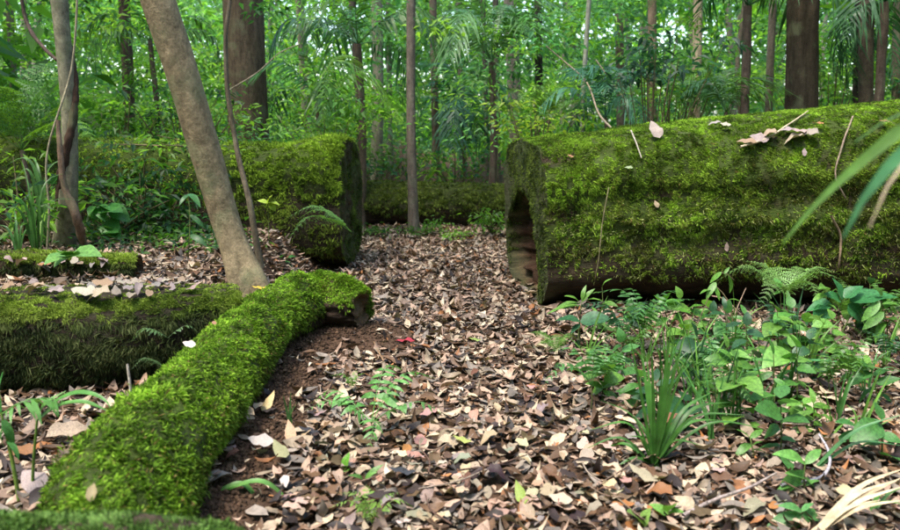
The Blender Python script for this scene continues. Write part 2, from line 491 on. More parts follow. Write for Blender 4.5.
left_log, G_LEFT = log_object("fallen_log", "mossy sawn log left of the path behind the leaning tree",
    LL, [.53, .54, .56, .6], 120, 96, lambda t, th, C: prof_left(t, (2 * PI - th) % (2 * PI), C), (.028, .02, .012), .7,
    [lambda G, a, b: moss_left(G[:, ::-1][::-1], a, b)], (-0.95, 6.85, 0), green_end=True, cap_moss=True, under=lambda t, a, G: sstep(1.5, .9, np.abs(a)), group="the two halves of the sawn giant log")

# --- log across the far end of the path
def moss_back(G, TT, TH):
    rng = np.random.default_rng(7)
    t, th = cell_th(G)
    ang = np.where(th > PI, th - 2 * PI, th)
    w = sstep(2.1, 1.2, ang) * sstep(-1.4, -1, ang) * np.clip(.6 + 1.4 * fbm(G[:-1, :, 0] * 2.2, ang * 3, None, 71), .05, 1)
    P, N, i, j = grid_scatter(G, 60000, w * (np.abs(G[:-1, :, 0] + .2) < 1.5), rng)
    col = moss_colour(P, (.03, .045, .008), (.08, .115, .018), (.14, .18, .03), rng, 5, 24)
    return blades(P, N, rng.uniform(.02, .05, len(P)), rng.uniform(.01, .016, len(P)), .6, np.full(len(P), .6), col, rng, 1.3)
def prof_rough(seed, a=.1):
    def f(t, th, C):
        x = C[:, 0][:, None]
        return 1 + a * fbm(x * 1.8, np.cos(th) * 1.6 + seed, np.sin(th) * 1.6, seed) + .5 * a * fbm(x * 6, np.cos(th) * 4, np.sin(th) * 4, seed + 2)
    return f
back_log, G_BACK = log_object("fallen_log", "low decayed log lying across the far end of the path",
    [(-2.9, 9.75, .24), (-1.2, 9.65, .25), (.2, 9.6, .24), (2.4, 9.75, .22)], [.27, .28, .26, .24], 110, 48, prof_rough(73, .12),
    (.04, .026, .016), .8, [moss_back], (-.3, 9.65, 0), under=lambda t, a, G: .8 * sstep(1.9, 1.2, np.abs(a)))

# --- curved mossy branch in the foreground
def moss_branch(G, TT, TH):
    rng = np.random.default_rng(8)
    t, th = cell_th(G)
    ang = np.where(th > PI, th - 2 * PI, th)          # + is the path side
    edge = 2.25 - .75 * sstep(.80, .95, t) - .3 * sstep(.3, .75, t) + .3 * fbm(t * 14, th * 1.5, None, 81)
    w = sstep(edge + .15, edge - .2, ang) * sstep(-2.6, -2.2, ang)
    cc_ = (G[:-1] + G[1:]) / 2
    w = w * np.clip(.62 + 1.1 * fbm(cc_[..., 0] * 7, cc_[..., 1] * 7, cc_[..., 2] * 7, 86), .10, 1)
    P, N, i, j = grid_scatter(G, 210000, w, rng)
    col = moss_colour(P, (.024, .046, .004), (.086, .172, .013), (.205, .345, .03), rng, 10, 25)
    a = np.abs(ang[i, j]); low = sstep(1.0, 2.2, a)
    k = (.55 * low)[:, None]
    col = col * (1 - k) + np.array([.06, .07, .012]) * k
    # a few spent brown shoots
    b = rng.random(len(P)) < .04 + .10 * (fbm(P[:, 0] * 7, P[:, 1] * 7, P[:, 2] * 7, 28) > .45)
    col[b] = np.array([.16, .12, .04])
    hv = 1 + .5 * fbm(P[:, 0] * 9, P[:, 1] * 9, P[:, 2] * 9, 29)
    L = rng.uniform(.010, .023, len(P)) * (1 + .3 * low) * hv; W = rng.uniform(.0035, .0065, len(P))
    return blades(P, N, L, W, .95, .2 + .7 * low, col, rng, 1.5, .045, 11)
def prof_branch(t, th, C):
    k = .94 + .13 * fbm(t * 7, np.cos(th) * 1.2 + 5, np.sin(th) * 1.2, 82) + .08 * fbm(t * 26, np.cos(th) * 3, np.sin(th) * 3, 83)
    return k * (1 - .18 * sstep(.96, 1, t)) + .25 * fbm(t * 30, np.cos(th) * 3, np.sin(th) * 3, 84) * sstep(.88, .98, t)
branch_log, G_BR = log_object("mossy_branch", "curved bright green moss-covered fallen branch in the left foreground",
    BR, [.18, .185, .18, .172, .168, .172, .178, .14], 190, 80, prof_branch, (.032, .021, .014), .8, [moss_branch], (BRs[30][0], BRs[30][1], 0), cat="branch", under=lambda t, a, G: sstep(1.7, 1.2, np.abs(a)) * sstep(.96, .9, t))

# --- mossy ledge log at the left, and a lower one behind it
def flat_prof(seed):
    base = prof_rough(seed, .07)
    def f(t, th, C):
        k = base(t, th, C)
        e = 3.2
        sq = (np.abs(np.cos(th)) ** e + np.abs(np.sin(th)) ** e) ** (-1 / e)
        return k * sq
    return f
def moss_ledge(n, seed, dark=1.0):
    def fn(G, TT, TH):
        rng = np.random.default_rng(seed)
        t, th = cell_th(G)
        ang = np.where(th > PI, th - 2 * PI, th)
        top = .8 * sstep(.95, .55, np.abs(ang)) * np.clip(.15 + 1.3 * fbm(G[:-1, :, 0] * 3, ang * 3, None, seed), .05, 1)
        rim = np.exp(-((ang - .8) / .22) ** 2)
        front = sstep(.7, .9, ang) * sstep(2.5, 2.2, ang) * np.clip(.35 + 1.1 * fbm(G[:-1, :, 0] * 5, ang * 6, None, seed + 3), .1, 1)
        P, N, i, j = grid_scatter(G, n, .8 * top + rim + .8 * front, rng)
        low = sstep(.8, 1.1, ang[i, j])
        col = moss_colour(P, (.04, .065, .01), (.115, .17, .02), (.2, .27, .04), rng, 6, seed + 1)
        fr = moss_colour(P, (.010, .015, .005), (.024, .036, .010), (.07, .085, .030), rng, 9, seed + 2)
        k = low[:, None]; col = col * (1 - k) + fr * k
        L = rng.uniform(.010, .024, len(P)) * (1 + .4 * low); W = rng.uniform(.004, .008, len(P))
        return blades(P, N, L, W, .75, .2 + 1.0 * low, col, rng, 1.5, .03, 12, True)
    return fn
ledge, G_LEDGE = log_object("mossy_log", "dark mossy rectangular log ledge at left edge topped with leaf litter",
    [(-3.1, 3.68, .215), (-2.1, 3.70, .22), (-1.5, 3.75, .225), (-1.05, 3.90, .23)], [.225, .23, .23, .205], 90, 64, flat_prof(91),
    (.022, .017, .011), .7, [moss_ledge(150000, 93)], (-1.9, 3.8, 0))
ledge2, G_LEDGE2 = log_object("mossy_log", "low mossy log strip behind the ledge at left edge",
    [(-3.6, 4.42, .40), (-2.4, 4.45, .41), (-1.78, 4.50, .40)], [.10, .105, .085], 60, 48, flat_prof(95),
    (.03, .02, .012), .7, [moss_ledge(50000, 97)], (-2.5, 4.45, .3))
# --- mossy mound just below the camera
def moss_near(G, TT, TH):
    rng = np.random.default_rng(10)
    t, th = cell_th(G)
    ang = np.where(th > PI, th - 2 * PI, th)
    P, N, i, j = grid_scatter(G, 30000, sstep(1.9, 1.5, np.abs(ang)), rng)
    col = moss_colour(P, (.04, .08, .015), (.085, .165, .035), (.14, .24, .06), rng, 9, 26)
    return blades(P, N, rng.uniform(.010, .022, len(P)), rng.uniform(.004, .006, len(P)), .7, np.full(len(P), .2), col, rng, 1.4)
NB = [at(-120, 545, 1.55), at(40, 548, 1.6), at(140, 543, 1.62), at(230, 560, 1.68), at(320, 600, 1.75)]
near_log, G_NEAR = log_object("mossy_root", "blurred blue-green mossy root along the bottom left corner", NB, [.07, .065, .065, .06, .05],
    60, 40, prof_rough(98, .12), (.04, .03, .02), .6, [moss_near], (NB[2].x, NB[2].y, .3), cat="root")

# ------------------------------------------------------------------ leaf litter
DRY = {  # colour classes of fallen leaves
    'pale buff': (.38, .295, .205), 'pinkish tan': (.29, .195, .14), 'grey': (.20, .165, .135), 'brown': (.10, .056, .03),
    'orange-brown': (.26, .11, .04), 'dark purple-brown': (.028, .018, .016), 'cream': (.50, .41, .30)}
DRYN = list(DRY); DRYP = np.array([.20, .25, .15, .22, .03, .12, .03])
LEAF_ROWS = {3: ([-.5, -.05, .5], [.07, .95, .03]), 4: ([-.5, -.2, .15, .5], [.07, .90, .80, .03]),
             6: ([-.5, -.36, -.12, .14, .34, .5], [.05, .55, .97, .85, .45, .02])}
def leaf_batch(P, L, W, yaw, tilt, tdir, curl, cup, col, rng, rows=4):
    n = len(P)
    ys, hw = map(np.array, LEAF_ROWS[rows])
    x = np.array([-1, 0, 1.])
    lx = hw[None, :, None] * x[None, None, :] * (W / 2)[:, None, None]
    ly = (ys[None, :, None] + 0 * x[None, None]) * L[:, None, None]
    lz = curl[:, None, None] * (ys ** 2)[None, :, None] * L[:, None, None] * 1.6 + cup[:, None, None] * np.abs(lx) * (1 + 0 * ly)
    lz = lz + rng.normal(size=lz.shape) * (W * .05)[:, None, None]
    lx = np.broadcast_to(lx, lz.shape); ly = np.broadcast_to(ly, lz.shape)
    c, s = np.cos(yaw)[:, None, None], np.sin(yaw)[:, None, None]
    X, Y, Z = lx * c - ly * s, lx * s + ly * c, lz
    ax = np.stack([np.cos(tdir), np.sin(tdir), 0 * tdir], -1)         # Rodrigues
    Vv = np.stack([X, Y, Z], -1).reshape(n, rows * 3, 3)
    ct, st = np.cos(tilt)[:, None, None], np.sin(tilt)[:, None, None]
    k = ax[:, None]
    Vv = Vv * ct + np.cross(np.broadcast_to(k, Vv.shape), Vv) * st + k * (Vv * k).sum(-1, keepdims=True) * (1 - ct)
    Vv = Vv + P[:, None]
    f = []
    for r in range(rows - 1):
        for q in range(2):
            f.append([r * 3 + q, r * 3 + q + 1, (r + 1) * 3 + q + 1, (r + 1) * 3 + q])
    F = (np.arange(n)[:, None, None] * rows * 3 + np.array(f)[None]).reshape(-1, 4)
    return Vv.reshape(-1, 3), F, np.repeat(col, rows * 3, 0)
def dry_colours(n, rng, p=DRYP):
    k = rng.choice(len(DRYN), n, p=p / p.sum())
    c = np.array([DRY[q] for q in DRYN])[k]
    return c * rng.uniform(.4, 1.25, (n, 1)), k
def log_clear(P):
    """True where a litter leaf does not lie inside a log"""
    x, y = P[:, 0], P[:, 1]
    bad = (x > .6) & (np.abs(y - 5.65) < .42)
    bad |= (x < -.85) & (np.abs(y - 6.9) < .4)
    bad |= (np.abs(y - 9.65) < .2)
    d = np.full(len(P), 9.0)
    for c in BRs[::2]: d = np.minimum(d, np.hypot(x - c[0], y - c[1]))
    bad |= d < .15
    bad |= (x < -1.0) & (np.abs(y - 3.74) < .2)
    return ~bad, d
rng = np.random.default_rng(21)
n = 88000
Yl = np.sqrt(rng.uniform(1.75 ** 2, 9.7 ** 2, n)); Xl = rng.uniform(-.66, .66, n) * (Yl + .3)
vis = ~((Xl > .75) & (Yl > 5.9)) & ~((Xl < -.95) & (Yl > 7.0))
Xl, Yl = Xl[vis], Yl[vis]; n = len(Xl)
P = np.stack([Xl, Yl, ground_h(Xl, Yl) + rng.uniform(0, .035, n)], -1)
ok, dbr = log_clear(P)
soilside = (dbr < .42) & (Xl > np.interp(Yl, BRs[:, 1], BRs[:, 0])) & (Yl < 4.6)
ok &= ~(soilside & (rng.random(n) < .88 * sstep(.46, .26, dbr)))
far_edge = sstep(8.2, 9.3, Yl); ok &= rng.random(n) > far_edge * .4
P = P[ok]; n = len(P)
col, kk = dry_colours(n, rng)
L = .030 + .088 * rng.random(n) ** 1.9; W = L * rng.uniform(.27, .56, n)
parts = []
for rows, sel in ((6, P[:, 1] < 3.9), (4, (P[:, 1] >= 3.9) & (P[:, 1] < 6)), (3, P[:, 1] >= 6)):
    m = int(sel.sum())
    parts.append(leaf_batch(P[sel], L[sel], W[sel], rng.uniform(0, 2 * PI, m), np.abs(rng.normal(0, .36, m)), rng.uniform(0, 2 * PI, m), rng.normal(.15, .5, m), rng.normal(.08, .45, m), col[sel], rng, rows))
V, F, C = merge(parts)
litter = link("leaf_litter", np_mesh("leaf_litter", V, F, C, M_DRYA), kind="stuff")
litter["label"] = "carpet of dry brown and tan leaf litter covering the path"

# single leaf shape for leaves that stand out
def leaf_grid(n_along, prof_w, fold, droop, wave=0.0, curl_side=0.0, nacross=2, seed=0):
    """unit leaf from the origin along +Y"""
    ys = np.linspace(0, 1, n_along + 1)
    w = np.array([prof_w(v) for v in ys])
    xs = np.linspace(-1, 1, 2 * nacross + 1)
    X = w[:, None] * xs[None]
    ang = droop * ys
    step = np.gradient(ys)
    yy = np.concatenate([[0], np.cumsum(np.cos((ang[1:] + ang[:-1]) / 2) * np.diff(ys))])
    zz = np.concatenate([[0], np.cumsum(-np.sin((ang[1:] + ang[:-1]) / 2) * np.diff(ys))])
    Z = zz[:, None] + fold * np.abs(X) + curl_side * X + wave * np.sin(ys * 13 + seed)[:, None] * np.abs(xs)[None] * w[:, None]
    Y = yy[:, None] + 0 * X
    V = np.stack([X, Y, Z], -1)
    a, b = V.shape[:2]
    i, j = np.meshgrid(np.arange(a - 1), np.arange(b - 1), indexing='ij')
    F = np.stack([i * b + j, i * b + j + 1, (i + 1) * b + j + 1, (i + 1) * b + j], -1).reshape(-1, 4)
    return V.reshape(-1, 3), F
def ovate(w, pk=.38):
    def f(v):
        v = min(max(v, 0), 1)
        return w * (math.sin(PI * v ** (math.log(.5) / math.log(pk)))) ** .85 + .006
    return f
DRY_MESH = []
for q in range(8):
    V, F = leaf_grid(7, ovate(.2 + .035 * (q % 4), .36 + .03 * (q % 3)), -.25 + .12 * q, -.5 + .22 * q, .25, .15 * (-1) ** q, 2, q)
    V[:, 1] -= .5; V[:, 2] -= V[:, 2].mean()
    DRY_MESH.append(np_mesh("fallen_leaf", V, F, None, M_DRY))
def fallen_leaf(p, L, yaw, tilt, tdir, col, label, group=None, mesh=None):
    me = DRY_MESH[random.randrange(8)] if mesh is None else DRY_MESH[mesh]
    mw = Matrix.Translation(p) @ Matrix.Rotation(tilt, 4, Vector((math.cos(tdir), math.sin(tdir), 0))) @ Matrix.Rotation(yaw, 4, 'Z') @ Matrix.Scale(L, 4)
    o = link("fallen_leaf", me, None, col, None, mw)
    return tag(o, label, "leaf", group)
rr = random.Random(5)
ZONES = [((205, 330, 430, 480), 'beside the bare soil near the mossy branch', 22), ((205, 330, 480, 530), 'at the bottom left below the bare soil', 23),
         ((330, 410, 430, 530), 'under the light green path fern', 36), ((410, 490, 430, 480), 'on the near path left of centre', 22), ((490, 570, 430, 480), 'on the near path right of centre', 22),
         ((410, 490, 480, 530), 'at the bottom edge left of path centre', 24), ((490, 570, 480, 530), 'at the bottom edge right of path centre', 24),
         ((570, 680, 430, 480), 'around the foot of the grass tuft', 24), ((570, 680, 480, 530), 'at the bottom edge below the grass tuft', 24), ((680, 790, 430, 530), 'beside the long grey stick at bottom right', 24),
         ((400, 490, 360, 430), 'on the middle of the path towards the branch', 20), ((490, 590, 360, 430), 'on the middle of the path towards the right log', 20), ((790, 900, 400, 530), 'in the right foreground by the dry blades', 15)]
for (x0, x1, y0, y1), where, cnt in ZONES:
    for q in range(cnt):
        for tries in range(40):
            px, py = rr.uniform(x0, x1), y0 + (y1 - y0) * rr.random()
            p = gp(px, py, 0)
            okk, dd = log_clear(np.array([[p.x, p.y, 0]]))
            if okk[0] and not (dd[0] < .35 and rr.random() < .8): break
        k = int(np.searchsorted(np.cumsum(DRYP), rr.random() * .999)); cn = DRYN[min(k, 6)]
        c = tuple(v * rr.uniform(.85, 1.15) for v in DRY[cn])
        p.z = float(ground_h(p.x, p.y)) + rr.uniform(.03, .05)
        fallen_leaf(p, rr.uniform(.05, .088), rr.uniform(0, 6.28), abs(rr.gauss(0, .3)), rr.uniform(0, 6.28), c,
                    f"{cn} dry fallen leaf {where}", "dry fallen leaves on the path")

# ------------------------------------------------------------------ plant pieces
def unit_leaf(name, w, pk, fold, droop, n=8, wave=0.05, nac=1, seed=0):
    V, F = leaf_grid(n, ovate(w, pk), fold, droop, wave, 0, nac, seed)
    return np_mesh(name, V, F, None, M_LEAF)
LANCE = [unit_leaf("leaf", .13, .42, .25, .5 + .25 * q, 8, .08, 1, q) for q in range(3)]
OVATE = [unit_leaf("leaf", .24, .40, .22, .35 + .3 * q, 8, .10, 1, q) for q in range(3)]
HEART = [unit_leaf("leaf", .36, .27, .20, .5 + .2 * q, 9, .06, 2, q) for q in range(2)]
def basis(A, B, up=(0, 0, 1), roll=0.0):
    A, B = Vector(A), Vector(B)
    y = (B - A); L = y.length; y.normalize()
    u = Vector(up)
    x = y.cross(u)
    if x.length < 1e-4: x = y.cross(Vector((0, 1, 0)))
    x.normalize(); z = x.cross(y)
    R = Matrix((x, y, z)).transposed().to_4x4()
    return Matrix.Translation(A) @ R @ Matrix.Rotation(roll, 4, 'Y'), L
def leaf_between(par, A, B, col, meshes=LANCE, wscale=1.0, up=(0, -.35, 1), roll=None, rnd=random, name="leaf"):
    A = Vector(A) - par.location; B = Vector(B) - par.location
    m, L = basis(A, B, up, rnd.uniform(-.5, .5) if roll is None else roll)
    me = meshes[rnd.randrange(len(meshes))]
    v = rnd.uniform(.8, 1.2)
    return link(name, me, par, tuple(c * v for c in col), None, m @ Matrix.Diagonal((L * wscale, L, L, 1)))
def stem(par, pts, r, col, name="stem", mat=None, nt=10, nth=5, jitter=0.0, seed=0):
    P = [Vector(p) - par.location for p in pts]
    return link(name, tube_mesh(name, P, r, mat or M_TWIG, nt, nth, jitter, seed), par, col)
def ribbon_mesh(name, pts, w, mat, fold=.25, n=14, ref=(0, -.4, 1)):
    C = spline(pts, n); T = nrm(np.gradient(C, axis=0))
    S = nrm(np.cross(T, np.asarray(ref, float))); U = np.cross(S, T)
    ww = interp(w, n)[:, None] * .5
    V = np.stack([C + S * ww + U * ww * fold, C, C - S * ww + U * ww * fold], 1)
    i, j = np.meshgrid(np.arange(n - 1), np.arange(2), indexing='ij')
    F = np.stack([i * 3 + j, i * 3 + j + 1, (i + 1) * 3 + j + 1, (i + 1) * 3 + j], -1).reshape(-1, 4)
    return np_mesh(name, V, F, None, mat)
def blade(par, pts, w, col, name="blade", mat=None, ref=(0, -.4, 1), fold=.3):
    P = [Vector(p) - par.location for p in pts]
    return link(name, ribbon_mesh(name, P, w, mat or M_LEAF, fold, 14, ref), par, col)
def frond_mesh(name, pts, plen, npairs, mat, style='fern', lift=35, droop=.25, start=.12, up=(0, 0, 1), rw=.004, seed=0, pw=.16):
    """rachis with two rows of pinnae; fern pinnae are lobed, palm pinnae are straps"""
    rg = np.random.default_rng(seed)
    C = spline(pts, 40); T = nrm(np.gradient(C, axis=0)); S = nrm(np.cross(T, np.asarray(up, float))); U = np.cross(S, T)
    quads = []
    t = np.linspace(start, .985, npairs)
    f = t * 39; i0 = np.minimum(f.astype(int), 38); fr = (f - i0)[:, None]
    c = C[i0] * (1 - fr) + C[i0 + 1] * fr
    u = (t - start) / (1 - start)
    if style in ('fern', 'pinnate'): ln = plen * np.clip((1 - u) ** .75 * (u * 6 + .55).clip(0, 1), .06, 1)
    else: ln = plen * np.clip(np.sin(PI * (u * .82 + .14)) ** .7, .1, 1)
    a = math.radians(lift)
    for q in range(npairs):
        tt, ss, uu = T[i0[q]], S[i0[q]], U[i0[q]]
        for sg in (-1, 1):
            jit = rg.normal(0, .07 if style == 'fern' else .16)
            if style != 'fern' and rg.random() < .1: continue
            d = nrm(ss * sg * math.cos(a + jit) + tt * math.sin(a + jit) + uu * rg.normal(.05, .06))
            l = ln[q] * (rg.uniform(.88, 1.1) if style == 'fern' else rg.uniform(.6, 1.15))
            if style == 'fern':
                wv = nrm(np.cross(uu, d)); m = 6
                for k in range(m):
                    s0 = k / m; p = c[q] + d * l * s0 + np.array([0, 0, -droop * l * s0 * s0])
                    lw = l * pw * (1 - s0 * .75) + .0015
                    for s2 in (-1, 1):
                        e = nrm(wv * s2 + d * .55)
                        b = d * l / m * .62
                        quads.append([p - b * .25, p + b + e * lw * .35, p + e * lw + b * .2 + uu * lw * .1, p - b * .2 + e * lw * .55])
                p = c[q] + d * l * .8 + np.array([0, 0, -droop * l * .64])
                quads.append([p - wv * l * .03, p + d * l * .1, p + d * l * .22 - np.array([0, 0, droop * l * .3]), p + wv * l * .03])
            else:
                wv = nrm(np.cross(uu, d)) * l * pw * .5
                p = c[q]; prev = [p - wv * .3, p + wv * .3]
                for k, (s0, wk) in enumerate(((.35, 1), (.7, .8), (1, .06))):
                    pp = p + d * l * s0 + np.array([0, 0, -droop * l * s0 * s0 * 1.6])
                    cur = [pp - wv * wk, pp + wv * wk]
                    quads.append([prev[0], prev[1], cur[1], cur[0]]); prev = cur
    V = np.array(quads).reshape(-1, 3); F = np.arange(len(V)).reshape(-1, 4)
    w = np.linspace(1, .2, 40)[:, None] * rw
    RV = np.stack([C + S * w, C + U * w, C - S * w, C - U * w], 1)
    RF = tube_faces(40, 4) + len(V)
    return np_mesh(name, np.vstack([V, RV.reshape(-1, 3)]), np.vstack([F, RF]), None, mat, smooth=False)
def arch(L, rise, fall):
    return [(0, 0, 0), (0, L * .33, rise * .75), (0, L * .66, rise * 1.0), (0, L, rise - fall)]
PINN = [frond_mesh("frond", arch(1, .22, .2 + .12 * q), .27, 12, M_LEAF, 'pinnate', 22, .35, .18, rw=.006, seed=20 + q, pw=.34) for q in range(3)]
FERN = [frond_mesh("frond", arch(1, .22, .18 + .1 * q), .30, 14, M_LEAF, 'fern', 20, .35, .16, seed=q, pw=.24) for q in range(3)]
PALM = [frond_mesh("frond", arch(1, .35 - .1 * q, .3 + .22 * q), .33, 26, M_LEAF, 'palm', 38, .35 + .2 * q, .14, rw=.008, seed=9 + q, pw=.10) for q in range(3)]
def frond(par, off, yaw, pitch, L, col, kind=FERN, rnd=random, roll=0.0):
    m = Matrix.Translation(off) @ Matrix.Rotation(yaw, 4, 'Z') @ Matrix.Rotation(pitch, 4, 'X') @ Matrix.Rotation(roll, 4, 'Y') @ Matrix.Scale(L, 4)
    v = rnd.uniform(.8, 1.2)
    return link("frond", kind[rnd.randrange(len(kind))], par, tuple(c * v for c in col), None, m)
G_MID, G_DARK, G_LIGHT = (.065, .165, .025), (.025, .085, .03), (.15, .30, .035)
G_TEAL, G_FERN, G_YEL = (.04, .15, .075), (.12, .26, .04), (.26, .36, .05)

# ------------------------------------------------------------------ trees
def kites(P, D, Nn, L, W, col, fold=.18, droop=.15):
    """leaf quads: base, side, tip, side"""
    S = nrm(np.cross(D, Nn)); U = np.cross(S, D)
    L = np.asarray(L).reshape(-1, 1); W = np.asarray(W).reshape(-1, 1)
    m = P + D * L * .42
    V = np.stack([P, m + S * W * .5 + U * W * fold, P + D * L - np.array([0, 0, 1.]) * L * droop, m - S * W * .5 + U * W * fold], 1)
    return V.reshape(-1, 3), np.arange(len(P) * 4).reshape(-1, 4), np.repeat(col, 4, 0)
def leaf_dirs(n, rng, pitch=-.25, sp=.35, out=None):
    yaw = rng.uniform(0, 2 * PI, n)
    if out is not None: yaw = np.arctan2(out[:, 1], out[:, 0]) + rng.normal(0, .9, n)
    pt = rng.normal(pitch, sp, n)
    D = np.stack([np.cos(yaw) * np.cos(pt), np.sin(yaw) * np.cos(pt), np.sin(pt)], -1)
    N = nrm(np.stack([rng.normal(0, .35, n), rng.normal(0, .35, n), np.ones(n)], -1))
    return D, N
GREENS = np.array([(.065, .17, .02), (.11, .24, .025), (.18, .32, .04), (.03, .09, .025), (.06, .17, .07), (.12, .26, .06), (.09, .21, .09)])
def crown_mesh(seed, R=2.4, n=240):
    rng = np.random.default_rng(seed)
    nc = 26
    cc = rng.normal(0, .5, (nc, 3)) * np.array([R, R, R * .45])
    k = rng.integers(0, nc, n)
    o = rng.normal(0, .36, (n, 3)) * np.array([1, 1, .45])
    D, N = leaf_dirs(n, rng, -.3, .4, o)
    col = GREENS[rng.integers(0, 4, nc)][k] * rng.uniform(.7, 1.3, (n, 1))
    V, F, C = kites(cc[k] + o, D, N, rng.uniform(.16, .32, n), rng.uniform(.09, .16, n), col)
    return np_mesh("crown", V, F, C, M_LEAFA, smooth=False)
CROWNS = [crown_mesh(300 + q) for q in range(3)]
def limb_mesh(q):
    rg = random.Random(q); parts = []
    for k in range(5):
        a = rg.uniform(0, 6.28); r = rg.uniform(1.2, 2.0)
        V, F, _ = simple_tube([(0, 0, -1.2 + .3 * k), (math.cos(a) * r * .5, math.sin(a) * r * .5, -.3), (math.cos(a) * r, math.sin(a) * r, .5)], [.05, .035, .012], 8, 5)
        parts.append((V[:-2], F, (1, 1, 1)))
    V, F, C = merge(parts)
    return np_mesh("limbs", V, F, None, M_BARK)
LIMBS = [limb_mesh(q) for q in range(3)]
def tree(label, pts, rad, col, name="forest_tree", mat=None, nth=14, nt=46, rough=.10, seed=0, crown=True, group=None, base=None, cs=1.0, flare=.35, ridges=0):
    """tree > trunk, limbs, crown; pts run from the foot up"""
    P = [Vector(p) for p in pts]
    base = Vector(base) if base is not None else P[0].copy()
    t = thing(name, label, "tree", base, group)
    rad = [.86 * v for v in rad]; col = (col[0] * .88, col[1] * 1.0, col[2] * .95)
    Q = [p - base for p in P]
    def prof(tt, th, C):
        z = C[:, 2][:, None]
        k = 1 + rough * fbm(z * 1.5, np.cos(th) * 1.3 + seed, np.sin(th) * 1.3, seed) + .5 * rough * fbm(z * 6, np.cos(th) * 3, np.sin(th) * 3 + seed, seed + 1)
        k = k + flare * np.exp(-np.clip(z, 0, 9) / .16) * (1 + .5 * np.sin(th * 4 + seed))
        k = k + .025 * fbm(z * 3, th * 2.55, None, seed + 9)
        if ridges: k = k + ridges * np.sin(th * 5 + seed + z * .5) + ridges * .6 * np.sin(th * 9 + z * .9)
        return k
    G, *_ = sweep(Q, rad, nt, nth, (0.05, 1, .03), prof)
    link("trunk", np_mesh("trunk", G, tube_faces(nt, nth), None, mat or M_BARK), t, col)
    if crown:
        q = seed % 3
        m = Matrix.Translation(Q[-1]) @ Matrix.Rotation(seed * 1.7, 4, 'Z') @ Matrix.Scale(cs, 4)
        link("limbs", LIMBS[q], t, col, None, m)
        link("crown", CROWNS[q], t, None, None, m)
    return t
def trunk_px(pxs, Y, wpx, top=12.0, z0=None):
    """trunk from photo positions [(px,py)...] (foot first) at distance Y, carried on to its full height"""
    P = [at(px, py, Y) for px, py in pxs]
    f = P[0].copy()
    gz = float(ground_h(f.x, f.y)) if z0 is None else z0
    d0 = (P[1] - P[0]).normalized()
    if f.z > gz + .05: P.insert(0, f - d0 * ((f.z - gz) / max(d0.z, .3)))
    P[0].z = gz - .05
    d = (P[-1] - P[-2]).normalized()
    P.append(P[-1] + d * ((top - P[-1].z) / max(d.z, .5)))
    r = wpx / 2 * Y / FPX
    return P, [r * 1.12, r, r * .97, r * .8]
